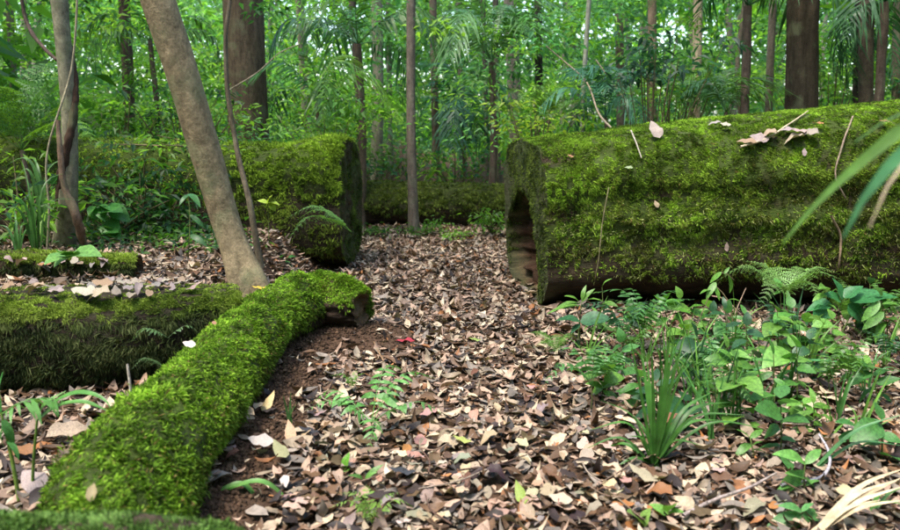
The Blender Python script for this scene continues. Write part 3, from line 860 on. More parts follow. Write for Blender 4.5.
TREES = [
    # label, pixels foot->up, Y, width px, colour, extras
    ("straight thin brown tree standing alone at the end of the path", [(414, 236), (411, 120), (411, 0)], 8.7, 10.5, (.17, .12, .095), {}),
    ("wide reddish brown trunk rising behind the left sawn log", [(252, 180), (247, 100), (243, 0)], 8.8, 42, (.105, .066, .043), dict(rough=.07, nth=24, cs=1.5)),
    ("dark narrow shaggy trunk left of the alone-standing thin tree", [(362, 215), (360, 120), (352, 0)], 10.8, 8.5, (.085, .06, .05), {}),
    ("pale mottled grey trunk left of the alone-standing thin tree", [(376, 205), (378, 110), (377, 0)], 12.6, 13, (.22, .18, .13), {}),
    ("reddish slim trunk just right of the alone-standing thin tree", [(437, 205), (435, 110), (433, 0)], 12.0, 8.5, (.17, .10, .08), {}),
    ("pale pinkish trunk above the drooping palm crown", [(517, 190), (514, 90), (510, 0)], 13.5, 14, (.27, .19, .15), {}),
    ("near-black slim trunk at the top right of the drooping palm", [(540, 190), (539, 90), (538, 0)], 11.5, 8.5, (.035, .028, .022), {}),
    ("thin pale grey sapling rising behind the right log's sawn end", [(581, 160), (584, 80), (589, 0)], 8.6, 5, (.27, .24, .19), {}),
    ("slim dull brown trunk behind the right log near its sawn end", [(622, 170), (620, 80), (619, 0)], 12.5, 9, (.14, .095, .07), {}),
    ("brown slim trunk behind the white dead leaf on the right log", [(652, 150), (653, 70), (652, 0)], 9.6, 9, (.20, .125, .085), {}),
    ("straight pale tan trunk behind the middle of the right log", [(695, 150), (697, 70), (698, 0)], 9.8, 10, (.36, .25, .17), {}),
    ("slim pinkish brown trunk left of the broad dark trunk", [(768, 150), (770, 70), (773, 0)], 8.8, 8, (.18, .13, .10), {}),
    ("broad dark fluted trunk rising behind the right log", [(801, 160), (803, 70), (804, 0)], 7.9, 31, (.060, .040, .026), dict(ridges=.09, nth=32, cs=1.5)),
    ("dark brown trunk nearly touching a black one right of the broad trunk", [(866, 150), (866, 60), (867, 0)], 8.0, 15, (.08, .056, .04), {}),
    ("black slim trunk squeezed left of the dark brown one", [(856, 150), (858, 60), (860, 0)], 8.4, 9, (.03, .023, .018), {}),
    ("slim brown trunk at the right edge above the log", [(897, 150), (896, 60), (898, 0)], 8.6, 9, (.17, .12, .085), {}),
    ("dark red-brown trunk half hidden in foliage right of the vine-wrapped tree", [(131, 200), (128, 80), (124, 0)], 11.0, 13, (.10, .06, .045), {}),
    ("faint slim trunk in foliage at the far left", [(18, 200), (14, 90), (9, 0)], 12.0, 8, (.18, .14, .10), {}),
    ("thin dark trunk under the left half of the drooping palm", [(487, 200), (486, 110), (484, 40)], 14.5, 5.5, (.08, .06, .05), {}),
    ("thin brown trunk under the right half of the drooping palm", [(498, 200), (497, 110), (496, 40)], 13.0, 7, (.12, .085, .065), {}),
    ("thin grey trunk low behind the log across the path", [(391, 200), (390, 120), (388, 0)], 16, 6, (.18, .15, .12), {}),
    ("crooked brown sapling leaning behind the right log", [(745, 150), (737, 70), (745, 0)], 11, 5, (.16, .11, .08), {}),
    ("thin tan sapling between the wide left trunk and the shaggy one", [(306, 180), (303, 90), (298, 0)], 14, 6, (.22, .17, .12), {}),
    ("slender dim trunk left of the drooping palm", [(463, 200), (462, 100), (459, 0)], 17, 8, (.15, .12, .095), {}),
]
for k, (lab, pxs, Y, w, col, ex) in enumerate(TREES):
    P, R = trunk_px(pxs, Y, w)
    tree(lab, P, R, col, seed=k + 1, **ex)
# far trunks that nothing tells apart
rg = random.Random(77)
for k in range(34):
    Y = rg.uniform(17, 34); px = rg.uniform(-60, 960)
    P, R = trunk_px([(px + rg.uniform(-4, 4), 170), (px, 80), (px + rg.uniform(-7, 7), 0)], Y, rg.uniform(4, 8), top=14)
    c = rg.uniform(.09, .22)
    nm = ("dark" if c < .13 else "brown" if c < .175 else "pale")
    zn = ("left of the vine-wrapped tree" if px < 60 else "between the vine-wrapped and leaning trunks" if px < 180 else "by the wide left trunk" if px < 290 else "between the wide left trunk and lone thin tree" if px < 411
          else "between the lone thin tree and the palm" if px < 490 else "behind the right log's sawn end" if px < 600 else "behind the right log's middle" if px < 760 else "behind the right log's right end")
    tree(f"slender distant {nm} trunk {zn}", P, R, (c * 1.1, c * .88, c * .7), name="distant_tree", seed=k + 40, nt=16, nth=7, group="slender distant trunks in the far forest", crown=(k % 2 == 0))

# leaning tree
zt = .36
LT = [gp(246, 274, zt), at(232, 240, 4.62), at(205, 150, 4.58), at(178, 60, 4.52), at(158, 0, 4.48), at(140, -70, 4.44)]
LT.append(LT[-1] + (LT[-1] - LT[-2]).normalized() * 6.5)
LT[0].z -= .02
LTB = LT[0].copy(); LT.insert(0, LT[0] - (LT[1] - LT[0]).normalized() * .45)
r0 = 4.6 / FPX / 2
tree("leaning pale brown bare trunk growing beside the mossy branch", LT, [34 * r0, 32 * r0, 31 * r0, 35 * r0, 36 * r0, 37 * r0, 36 * r0, 22 * r0], (.27, .185, .115), name="leaning_tree", mat=M_BARKS, nth=28, nt=110, rough=.06, seed=60, cs=1.3, flare=.5, base=LTB)
# vine-wrapped tree
VT = [gp(66, 248, .36), at(68, 200, 5.4), at(70, 130, 5.4), at(64, 50, 5.4), at(59, 0, 5.4), at(53, -60, 5.4)]
VT.append(VT[-1] + Vector((-.5, .1, 6)))
r1 = 5.4 / FPX / 2
vt = tree("slim trunk wrapped by a dark twisting vine at the left", VT, [25 * r1, 20 * r1, 17 * r1, 18 * r1, 19 * r1, 18 * r1, 12 * r1], (.20, .165, .115), name="vine_wrapped_tree", mat=M_BARKS, nth=18, nt=90, rough=.12, seed=61)
C = spline(VT[:6], 120); rT = 12 * r1
tw = []
for k in range(0, 120, 3):
    f = k / 119; a = 1.2 + f * 9.5
    tw.append(Vector(C[k]) + Vector((math.cos(a), math.sin(a) , 0)) * (rT * (1.05 if f > .25 else 1.05 + (.25 - f) * 3.5)))
vine = thing("vine", "dark woody vine twisting up the slim left trunk", "vine", tw[0])
stem(vine, tw, [.04, .034, .028, .026, .024], (.05, .03, .02), "stem", M_BARK, 110, 8, .25, 3)
lw = [gp(84, 249, .37), at(76, 215, 5.25), at(64, 185, 5.24), at(60, 150, 5.24), at(58, 120, 5.25)]
stem(vine, lw, [.024, .03, .02, .014], (.19, .125, .085), "loop", M_BARK, 40, 8, .25, 5)
# hanging lianas
def liana(label, pts, r, col, name="liana", nt=40, cat="vine"):
    t = thing(name, label, cat, pts[0])
    stem(t, pts, r, col, "stem", M_BARK, nt, 7, .2, 2)
    return t
liana("thin grey liana hanging just right of the leaning trunk", [gp(261, 268, .3), at(252, 215, 5.1), at(235, 140, 5.2), at(226, 70, 5.2), at(226, 30, 5.2), at(230, 0, 5.2), at(226, -60, 5.2), at(226, -300, 5.3)], [.022, .016, .012, .011, .010], (.15, .12, .08))
liana("fine pale hanging vine right of the vine-wrapped trunk", [at(47, 250, 5.2), at(49, 205, 5.2), at(46, 170, 5.2), at(73, 60, 5.3), at(77, 0, 5.3), at(74, -80, 5.3)], [.007, .007, .007, .006], (.30, .26, .17))
liana("dark crooked vine slanting down to the vine-wrapped trunk", [at(18, -30, 5.8), at(26, 20, 5.8), at(44, 48, 5.6), at(57, 60, 5.45)], [.012, .014, .012], (.07, .05, .04))
# slanting sticks caught in the growth
def stick(label, pts, r, col, cat="stick", name="fallen_stick", jit=.2):
    t = tag(link(name, tube_mesh(name, [Vector(p) - Vector(pts[0]) for p in pts], r, M_TWIG, 26, 6, jit, 4), None, col), label, cat)
    t.location = pts[0]
    return t
stick("thin bare stick slanting across the wide left trunk", [at(229, 90, 7.6), at(258, 72, 7.6), at(281, 52, 7.6), at(300, 44, 7.7)], [.007, .006, .004], (.26, .21, .15))
stick("pale dead stick slanting down onto the right log", [at(546, 46, 8.0), at(565, 62, 8.0), at(585, 80, 7.6), at(598, 112, 7.0), at(612, 129, 6.3)], [.007, .008, .009, .010], (.22, .175, .12))
stick("thin dead twig slanting between slim trunks behind the right log", [at(596, 60, 8.2), at(612, 82, 8.1), at(625, 100, 8), at(632, 120, 7.5)], [.006, .006, .006], (.24, .2, .14))

# ------------------------------------------------------------------ palms
def palm(label, crown_at, n, L, cols, seed, foot=None, pitch=(.1, .9), r=.045, name="palm", kind=PALM, stemcol=(.12, .085, .06), yaws=None):
    rg = random.Random(seed)
    c = Vector(crown_at)
    b = Vector((c.x, c.y, 0)) if foot is None else Vector(foot)
    b.z = float(ground_h(b.x, b.y))
    t = thing(name, label, "palm", b)
    stem(t, [b, (b + c) / 2 + Vector((.03, 0, 0)), c], [r * 1.2, r, r * .9], stemcol, "stem", M_BARK, 24, 10, .15, seed)
    for k in range(n):
        y = k * 2.399 + rg.uniform(-.3, .3) if yaws is None else yaws[k % len(yaws)]
        frond(t, c - b, y, rg.uniform(*pitch), L * rg.uniform(.8, 1.15), cols[k % len(cols)], kind, rg, rg.uniform(-.3, .3))
    return t
palm("drooping palm crown in the centre background above thin trunks", at(492, 62, 9.8), 12, 1.0, [(.11, .23, .08), (.08, .2, .05), (.06, .17, .06)], 1, pitch=(-.1, .9))
palm("palm with long blue-green fronds left of the thin lone tree", at(358, 44, 9.4), 9, 1.0, [(.07, .17, .09), G_MID, (.06, .16, .06)], 2, pitch=(-.2, .7))
palm("dark drooping palm behind the middle of the right log", at(748, 6, 7.8), 12, .85, [(.03, .095, .03), (.05, .13, .04), (.035, .12, .045)], 3, pitch=(-.3, .8))
palm("dark palm at the upper right corner beside the brown trunks", at(885, 2, 7.6), 12, .8, [(.025, .08, .025), (.04, .11, .035), (.035, .11, .035)], 4, pitch=(-.5, .7))
palm("small pale palm just behind the right log under the tan trunk", at(726, 112, 7.9), 9, .6, [(.10, .24, .12), G_MID, (.13, .26, .10)], 5, pitch=(-.1, .9), r=.02)
palm("small blue-green palm behind the sawn end of the right log", at(606, 118, 8.0), 10, .7, [(.06, .18, .10), G_TEAL], 6, pitch=(-.1, .8), r=.02)
palm("feathery low palm behind the left sawn log", at(316, 100, 8.6), 9, .75, [(.06, .18, .07), G_MID, G_LIGHT], 7, pitch=(0, .8), r=.02)
palm("feathery light green tree fern above the right end of the far log", at(548, 120, 9.2), 10, .8, [G_LIGHT, G_FERN], 8, pitch=(0, .7), r=.03, kind=FERN, name="tree_fern")
palm("bright green feathery fern clump at the left edge", at(22, 150, 6.4), 12, .85, [G_MID, G_LIGHT, (.08, .2, .04)], 9, pitch=(0, 1.1), r=.02, kind=FERN, name="tree_fern")
palm("spreading palm at the upper left behind the vine-wrapped tree", at(150, 40, 9.4), 8, .8, [G_MID, (.09, .22, .04)], 10, pitch=(-.2, .8), r=.03)
palm("small palm growing left of the broad dark trunk", at(690, 98, 9.2), 7, .6, [G_MID, G_LIGHT], 11, pitch=(0, .9), r=.02)
palm("low palm right of the lone thin tree behind the far log", at(462, 128, 11.5), 10, 1.0, [(.06, .17, .10), G_TEAL], 12, pitch=(0, .9), r=.02)

# ------------------------------------------------------------------ shrubs near enough to tell apart
def shrub(label, px, py, Y, R, n, L, cols, seed, z0=None, name="shrub", flat=.6, group=None, W=.42):
    rng = np.random.default_rng(seed)
    c = at(px, py, Y)
    gz = float(ground_h(c.x, c.y)) if z0 is None else z0
    b = Vector((c.x, c.y, gz))
    t = thing(name, label, "shrub", b, group)
    ctr = np.array(c - b)
    nb = max(6, n // 16)
    bc = ctr + rng.normal(0, .5, (nb, 3)) * np.array([R, R, R * flat])
    bc[:, 2] = np.maximum(bc[:, 2], .06)
    parts = []
    for q in range(nb):
        V, F, _ = simple_tube([(0, 0, 0), tuple(bc[q] * np.array([.45, .45, .6])), tuple(bc[q])], [.011, .007, .003], 7, 4)
        parts.append((V[:-2], F, (1, 1, 1)))
    V, F, _ = merge(parts)
    link("stems", np_mesh("stems", V, F, None, M_TWIG), t, (.12, .10, .05))
    k = rng.integers(0, nb, n)
    o = rng.normal(0, 1, (n, 3)) * np.array([L * 1.2, L * 1.2, L * .5])
    D, N = leaf_dirs(n, rng, -.2, .4, o)
    cc = np.array(cols)[rng.integers(0, len(cols), nb)][k] * rng.uniform(.7, 1.3, (n, 1))
    LL_ = L * rng.uniform(.6, 1.3, n)
    V, F, C = kites(bc[k] + o, D, N, LL_, LL_ * W, cc)
    link("foliage", np_mesh("foliage", V, F, C, M_LEAFA, smooth=False), t)
    return t
SH = [
    ("leafy shrub growing over the top of the left sawn log", 205, 165, 6.7, .45, 420, .075, [G_MID, G_LIGHT, G_DARK], 1.0),
    ("dark leafy shrub in front of the left log beside the vine-wrapped tree", 140, 185, 6.2, .5, 480, .085, [G_DARK, G_MID, (.03, .09, .02)], None),
    ("low leafy shrub at the foot of the left log behind the leaning trunk", 185, 245, 5.9, .35, 240, .07, [G_DARK, G_MID], None),
    ("bright shrub behind the vine-wrapped tree above the left log", 120, 115, 7.6, .6, 560, .09, [G_LIGHT, G_MID], None),
    ("broad bright shrub behind the leaning trunk above the left log", 180, 120, 7.7, .6, 560, .09, [G_LIGHT, G_MID, G_DARK], None),
    ("tangled leafy shrub at the left edge behind the low mossy strip", 20, 215, 5.7, .45, 480, .09, [G_MID, G_DARK, G_LIGHT], None),
    ("dark leafy shrub hiding the left log just left of the leaning trunk", 168, 215, 6.1, .42, 420, .08, [G_DARK, (.02, .07, .02), G_MID], None),
    ("dense dark low shrub between vine-wrapped tree and left log", 112, 228, 5.9, .38, 360, .075, [G_DARK, G_MID, (.02, .07, .025)], None),
    ("low dark herbs on the bank behind the leaf-strewn ledge", 150, 252, 5.5, .3, 220, .06, [G_DARK, G_MID], None),
    ("low leafy herbs behind the leaning trunk's foot", 225, 258, 5.6, .25, 200, .06, [G_DARK, G_MID], None),
    ("low green shrub at the foot of the vine-wrapped tree", 90, 240, 5.6, .3, 200, .06, [G_MID, G_DARK], None),
    ("bright green shrub behind the peak of the left sawn log", 330, 125, 8.2, .45, 420, .08, [G_LIGHT, G_MID], None),
    ("yellow-green shrub behind the right log's sawn end", 540, 115, 7.8, .4, 420, .075, [G_LIGHT, G_YEL, G_MID], None),
    ("dark leaved sapling behind the white dead leaf on the right log", 655, 60, 7.6, .45, 300, .11, [(.02, .06, .035), G_DARK, (.03, .09, .05)], None),
    ("bright bush behind the right log below the pale tan trunk", 675, 100, 8.4, .5, 480, .08, [G_LIGHT, G_MID, G_TEAL], None),
    ("leafy bush between the broad dark trunk and the dark brown one", 835, 80, 8.6, .5, 480, .085, [G_MID, G_LIGHT], None),
    ("green bush behind the right end of the right log", 885, 85, 8.8, .45, 400, .08, [G_MID, G_LIGHT, G_TEAL], None),
    ("teal green bush behind the far log left of the lone thin tree", 380, 165, 11.0, .5, 420, .09, [G_TEAL, G_MID], None),
    ("teal green bush behind the far log right of the lone thin tree", 455, 165, 11.0, .6, 520, .09, [G_TEAL, G_MID, G_LIGHT], None),
    ("low bright herbs in front of the far log beside the right log", 492, 218, 8.5, .22, 260, .06, [G_FERN, G_MID, G_LIGHT], None),
    ("low bright herbs at the foot of the lone thin tree", 425, 232, 8.6, .24, 240, .055, [G_FERN, G_MID], None),
    ("low herbs in front of the far log behind the left log's end", 374, 235, 8.6, .2, 200, .055, [G_FERN, G_MID, G_DARK], None),
    ("small herbs on the path edge before the far log", 455, 238, 8.3, .22, 160, .05, [G_FERN, G_LIGHT], None),
]
for k, (lab, px, py, Y, R, n, L, cols, z0) in enumerate(SH):
    shrub(lab, px, py, Y, R, n, L, cols, 500 + k, z0)

# ------------------------------------------------------------------ the mass of far foliage
def far_foliage(seed, nclump, Y0, Y1, per, Lr, R, pymin=-60, pymax=178, bright=1.0):
    rng = np.random.default_rng(seed)
    Y = Y0 + (Y1 - Y0) * rng.random(nclump) ** 1.1
    px = rng.uniform(-260, 1160, nclump); py = rng.uniform(pymin, pymax, nclump)
    u, v = (px - 450) / FPX, (py - 265) / FPX
    dy = CA - v * SA; dz = -SA - v * CA
    c = np.stack([u * Y / dy, Y, CAM_H + dz * Y / dy], -1)
    gz = ground_h(c[:, 0], c[:, 1])
    c[:, 2] = np.maximum(c[:, 2], gz + .12)
    # leave glades: clumps gather where a slow noise is high
    keep = rng.random(nclump) < np.clip(.62 + .9 * fbm(c[:, 0] * .45, c[:, 1] * .25, c[:, 2] * .55, seed), .12, 1)
    c = c[keep]; m = len(c)
    k = np.repeat(np.arange(m), per)
    n = len(k)
    rad = (R * rng.uniform(.6, 1.4, m))[k][:, None]
    o = rng.normal(0, 1, (n, 3)) * np.array([1, 1, .42]) * rad
    D, N = leaf_dirs(n, rng, -.2, .45, o)
    hue = rng.integers(0, len(GREENS), m)
    col = GREENS[hue][k] * rng.uniform(.65, 1.35, (n, 1)) * rng.uniform(.7, 1.3, m)[k][:, None] * bright
    LL_ = (rng.uniform(*Lr, m))[k] * rng.uniform(.7, 1.3, n)
    asp = rng.uniform(.3, .55, m)[k]
    return kites(c[k] + o, D, N, LL_, LL_ * asp, col)
V, F, C = merge([far_foliage(904, 230, 8.0, 10.2, 60, (.055, .10), .18, -60, 138, 1.35), far_foliage(901, 620, 10, 15, 70, (.08, .14), .24, bright=1.35),
                 far_foliage(902, 1600, 15, 26, 60, (.13, .23), .42, bright=1.2), far_foliage(903, 2350, 26, 46, 60, (.28, .50), .8, bright=1.3)])
# the forest carried on unseen round the camera, added to block low sky light
rng = np.random.default_rng(905)
m = 1100
az = rng.uniform(math.radians(42), math.radians(318), m); rd = rng.uniform(6.5, 15, m)
cc_ = np.stack([np.sin(az) * rd, 3 + np.cos(az) * rd, rng.uniform(.2, 8.0, m)], -1)
k = np.repeat(np.arange(m), 45); nn = len(k)
o = rng.normal(0, 1, (nn, 3)) * np.array([.75, .75, .4])
D, N = leaf_dirs(nn, rng, -.2, .45, o)
LL_ = rng.uniform(.25, .5, nn)
ring = kites(cc_[k] + o, D, N, LL_, LL_ * .45, GREENS[rng.integers(0, 6, m)][k] * rng.uniform(.7, 1.3, (nn, 1)))
V, F, C = merge([(V, F, C), ring])
ff = link("forest_undergrowth", np_mesh("forest_undergrowth", V, F, C, M_LEAFA, smooth=False), kind="stuff")
ff["label"] = "dense far green undergrowth filling the forest behind the logs, with added unseen foliage round the camera"

# ------------------------------------------------------------------ single plants, from the photograph
R9 = random.Random(99)
def plant(name, label, px, py, z=0.0, cat="plant", group=None):
    b = gp(px, py, z)
    b.z = float(ground_h(b.x, b.y)) if z == 0 else z
    return thing(name, label, cat, b, group)
def fern(label, px, py, L, n, col, seed, z=0.0, yaws=None, pitch=(.35, .9), lift=0.0, name="fern"):
    rg = random.Random(seed)
    t = plant(name, label, px, py, z, "fern")
    off = Vector((0, 0, lift))
    if lift > 0: stem(t, [t.location, t.location + off * .5 + Vector((.005, 0, 0)), t.location + off], [.003, .0025, .002], (.10, .13, .04))
    for k in range(n):
        y = (k * 2 * PI / n + rg.uniform(-.35, .35)) if yaws is None else yaws[k]
        frond(t, off, y, rg.uniform(*pitch), L * rg.uniform(.8, 1.15), col, FERN if (seed in (7, 8, 10) or seed % 4 == 0) else PINN, rg, rg.uniform(-.25, .25))
    return t
def leafy(name, label, px, py, stems, leaves, col, Y=None, z=0.0, kind=LANCE, scol=(.10, .13, .04), sr=.004, wscale=1.0, dep=.06, cat="plant", group=None):
    """plant from photo positions: stems [[(px,py)..]..], leaves [(px0,py0,px1,py1)..] all near depth Y"""
    t = plant(name, label, px, py, z, cat, group)
    Y = t.location.y if Y is None else Y
    for s in stems:
        pts = [at(a, b, Y + .02 * q) for q, (a, b) in enumerate(s)]
        stem(t, pts, [sr, sr * .8, sr * .5], scol)
    for (a, b, c, d) in leaves:
        y0 = Y + R9.uniform(-.2, .2) * dep; y1 = Y + R9.uniform(-1, .6) * dep
        leaf_between(t, at(a, b, y0), at(c, d, y1), col, kind, wscale, rnd=R9)
    return t
def tuft(name, label, px, py, tips, w, col, z=0.0, bulge=.35, cat="grass", group=None, dep=.15, mat=None):
    """strap blades from one foot to tips [(px,py,lift)]"""
    t = plant(name, label, px, py, z, cat, group)
    b = t.location
    for (tx, ty, up) in tips:
        tip = at(tx, ty, b.y + R9.uniform(-1, 1) * dep)
        mid = b.lerp(tip, .5) + Vector((0, 0, up))
        o = Vector((R9.uniform(-.012, .012), R9.uniform(-.012, .012), 0))
        ww = w * R9.uniform(.8, 1.2)
        v = R9.uniform(.75, 1.25)
        blade(t, [b + o, mid, tip], [ww * .6, ww, ww * .95, ww * .6, .001], tuple(c * v for c in col), "blade", mat)
    return t

# path foreground ferns
fern("light green fern with drooping fronds on the near path left of centre", 372, 452, .34, 6, (.10, .26, .06), 1, lift=.10, pitch=(.0, .45))
fern("small yellow-green fern at the bottom edge left of centre", 372, 524, .16, 6, (.16, .27, .05), 2, lift=.02)
fern("tiny fern sprig left of the path beside bare soil", 352, 402, .12, 4, G_FERN, 3, lift=.03)
fern("pale small fern on litter near the right log's sawn end", 556, 358, .17, 6, G_FERN, 4, lift=.04)
fern("feathery fern right of the path before the grass tuft", 606, 392, .2, 6, G_FERN, 5, lift=.06)
fern("soft green fern just behind the grass tuft", 640, 352, .26, 7, (.11, .24, .05), 6, lift=.08)
fern("wide pale green fern against the foot of the right log", 782, 330, .36, 8, (.15, .29, .07), 7, lift=.22, pitch=(.1, .6))
fern("green fern behind the broad-leaved plant at the right log", 842, 335, .3, 6, G_FERN, 8, lift=.12)
fern("small fern low in the right foreground under long blades", 735, 398, .22, 6, G_MID, 9, lift=.05)
fern("fern frond sticking out of the left sawn log's end", 352, 232, .42, 3, G_FERN, 10, z=.52, yaws=[1.35, 1.75, 2.3], pitch=(.05, .35))
fern("little fern growing from the dark ledge face", 168, 338, .17, 3, (.09, .17, .06), 11, z=.28, yaws=[1.6, 2.0, -1.2], pitch=(-.1, .3))
fern("lower little fern on the dark ledge face by the mossy branch", 165, 368, .15, 3, (.09, .17, .06), 12, z=.16, yaws=[1.5, 2.2, -1.4], pitch=(-.1, .3))

# grass tuft
tuft("grass_tuft", "upright green strap-leaved grass tuft right of the path", 655, 466,
     [(628, 328, .0), (651, 335, .0), (672, 318, .02), (676, 325, .02), (646, 352, .03), (700, 372, .06), (712, 392, .08), (730, 402, .10), (722, 420, .08), (745, 415, .1), (600, 400, .08), (770, 430, .1), (590, 430, .1),
      (596, 452, .06), (583, 450, .08), (628, 436, .05), (634, 415, .04), (690, 350, .05), (612, 470, .04), (700, 445, .06), (662, 372, .02), (640, 340, .02), (684, 332, .03)], .016, (.06, .17, .03))
# bits of grass and seedlings along the bottom
tuft("seedling", "two-leaved green seedling at the foot of the mossy branch", 185, 506, [(166, 484, .02), (207, 479, .03), (176, 492, .01)], .030, (.13, .27, .05), cat="seedling", dep=.03)
tuft("arching_blade", "single arching green blade beside the bare soil bottom left", 222, 512, [(300, 512, .07), (262, 506, .05)], .020, (.10, .24, .05), cat="grass", dep=.04)
tuft("seedling", "thin dark grass sprig on the bare soil slope", 290, 440, [(283, 395, .01), (291, 392, .01), (297, 402, .02)], .010, (.06, .15, .04), cat="seedling", dep=.03)
leafy("seedling", "small bright seedling with upright leaf below the path fern", 343, 482, [[(343, 482), (344, 470)]], [(344, 470, 346, 452), (344, 472, 352, 462)], (.10, .26, .03), cat="seedling", kind=OVATE)
leafy("seedling", "seedling with pale lance leaves near the bottom centre-left", 362, 490, [[(362, 492), (366, 478)]], [(365, 480, 379, 462), (365, 482, 357, 468), (366, 478, 372, 470)], (.11, .25, .05), cat="seedling")
leafy("seedling", "light green round leaf pair at the bottom right of centre", 638, 528, [[(638, 530), (640, 520)]], [(640, 524, 634, 505), (642, 526, 648, 508)], (.20, .34, .08), cat="seedling", kind=OVATE, wscale=1.3)
leafy("seedling", "green leaf sprig at the bottom left of the stick", 668, 522, [[(668, 524), (668, 510)]], [(668, 516, 655, 500), (668, 514, 680, 505), (668, 512, 672, 496)], (.13, .28, .05), cat="seedling", kind=OVATE)
leafy("seedling", "bright yellow-green sprig lying beside the stick at the bottom", 748, 512, [[(748, 514), (740, 510)]], [(746, 512, 726, 512), (744, 510, 734, 505), (748, 512, 758, 508), (742, 512, 730, 517)], G_YEL, cat="seedling", kind=OVATE)

# plants against the foot of the right log
leafy("leafy_sapling", "young sapling with pale top and dark leaves by the sawn end", 578, 342, [[(578, 342), (579, 325), (582, 300)], [(580, 322), (600, 314)]],
      [(580, 304, 572, 288), (582, 302, 592, 286), (582, 300, 584, 284), (580, 304, 556, 298), (580, 306, 546, 306), (583, 302, 601, 291)], G_FERN, kind=LANCE, cat="plant")
leafy("dark_seedling", "dark blue-green seedling under the pale sapling by the sawn end", 580, 352, [[(580, 352), (580, 322)]],
      [(580, 322, 556, 310), (580, 322, 610, 312), (580, 324, 570, 332), (581, 324, 596, 330), (579, 340, 574, 356), (580, 338, 590, 352)], (.03, .11, .04), kind=OVATE, wscale=1.2)
leafy("leafy_sapling", "green sapling with spreading leaves at the log foot behind the grass tuft", 672, 345, [[(672, 345), (668, 325), (664, 303)], [(668, 315), (700, 308)], [(666, 310), (650, 300)]],
      [(664, 303, 648, 312), (664, 303, 655, 292), (664, 303, 682, 298), (670, 312, 690, 304), (690, 310, 708, 316), (688, 310, 700, 299), (668, 318, 655, 322), (676, 313, 684, 325), (664, 302, 668, 288)], (.09, .26, .03), kind=OVATE)
leafy("twining_plant", "twining thin-stemmed plant with hooked top before the right log", 700, 352, [[(700, 352), (712, 320), (735, 330)], [(733, 330), (728, 300), (712, 278), (722, 272), (734, 280)], [(690, 345), (700, 318), (712, 290)]],
      [(722, 272, 708, 282), (728, 275, 736, 290), (716, 282, 706, 296), (728, 300, 742, 296), (714, 286, 722, 300), (724, 274, 730, 266), (712, 290, 700, 288)], (.12, .29, .04), kind=LANCE, scol=(.16, .13, .07), wscale=1.2)
leafy("broad_leaved_plant", "plant with large glossy dark green leaves at the right log", 838, 345, [[(838, 345), (838, 320), (842, 298)], [(836, 330), (825, 305)], [(842, 332), (856, 305)]],
      [(842, 300, 838, 276), (844, 298, 862, 282), (832, 304, 806, 306), (826, 306, 814, 328), (848, 304, 868, 322), (850, 302, 898, 287), (840, 300, 826, 290)], (.045, .19, .06), kind=HEART, wscale=.95)
leafy("leafy_plant", "light green leafy plant at the right edge before the log", 888, 350, [[(888, 350), (886, 320), (880, 300)], [(886, 325), (898, 310)]],
      [(880, 302, 862, 320), (882, 304, 905, 300), (884, 312, 864, 328), (886, 318, 905, 326), (886, 322, 870, 336), (884, 308, 895, 296), (886, 330, 905, 338)], (.10, .25, .04), kind=LANCE, wscale=1.3)
leafy("leafy_plant", "dark leafy plant low at the right edge under the arching blade", 880, 410, [[(880, 412), (876, 390), (872, 370)], [(878, 398), (894, 382)]],
      [(872, 372, 850, 380), (872, 370, 862, 358), (876, 384, 900, 376), (876, 388, 852, 396), (878, 394, 898, 402), (874, 376, 890, 364), (880, 400, 862, 410)], (.045, .15, .03), kind=OVATE)
leafy("leafy_plant", "leafy herb right of the grass tuft under the arching blade", 742, 408, [[(742, 408), (740, 380), (732, 358)], [(741, 390), (760, 372)]],
      [(732, 360, 712, 352), (732, 360, 724, 344), (734, 362, 752, 354), (738, 374, 716, 380), (740, 380, 764, 366), (741, 390, 726, 398), (742, 394, 760, 398), (736, 366, 748, 346)], (.09, .23, .035), kind=LANCE, wscale=1.4)
leafy("leafy_plant", "slim green herb behind the arching blade below the fern", 776, 402, [[(776, 402), (774, 380), (770, 360)]],
      [(770, 362, 752, 356), (770, 360, 786, 352), (773, 372, 756, 380), (774, 376, 794, 374), (775, 386, 790, 392), (771, 364, 764, 346)], (.08, .22, .05), kind=LANCE, wscale=1.3)
leafy("leafy_plant", "light herb with oval leaves on litter at right centre", 810, 428, [[(810, 428), (806, 412), (802, 402)]],
      [(802, 404, 822, 416), (803, 404, 790, 396), (804, 406, 786, 412), (804, 404, 812, 394), (806, 410, 828, 410)], (.14, .32, .05), kind=OVATE, wscale=1.2)
leafy("leafy_plant", "bright V-leaved herb in the right foreground", 805, 500, [[(805, 502), (804, 480), (805, 462)]],
      [(805, 464, 788, 442), (805, 464, 824, 444), (804, 470, 774, 496), (804, 478, 822, 488), (804, 478, 790, 468), (804, 484, 776, 484), (806, 486, 818, 474)], (.12, .29, .06), kind=LANCE, wscale=1.3)
leafy("leafy_plant", "green lance-leaved herb at the bottom right edge", 802, 530, [[(802, 534), (802, 512)]],
      [(802, 514, 766, 526), (802, 512, 786, 498), (802, 514, 820, 524), (802, 512, 812, 498), (802, 518, 778, 534), (803, 514, 830, 514)], (.09, .25, .07), kind=LANCE, wscale=1.4)
leafy("leafy_plant", "small green herb between grass tuft and V-leaved herb", 756, 462, [[(756, 464), (752, 446), (750, 436)]],
      [(750, 438, 738, 426), (750, 438, 764, 428), (751, 444, 736, 450), (753, 450, 770, 448), (752, 446, 760, 438)], (.10, .25, .04), kind=LANCE, wscale=1.4)
leafy("leafy_plant", "thin-leaved herb right of the V-leaved herb", 862, 452, [[(862, 454), (858, 436), (856, 424)]],
      [(856, 426, 840, 416), (856, 426, 876, 414), (858, 432, 838, 440), (859, 438, 880, 436), (857, 430, 866, 414)], (.05, .17, .04), kind=LANCE, wscale=1.2)
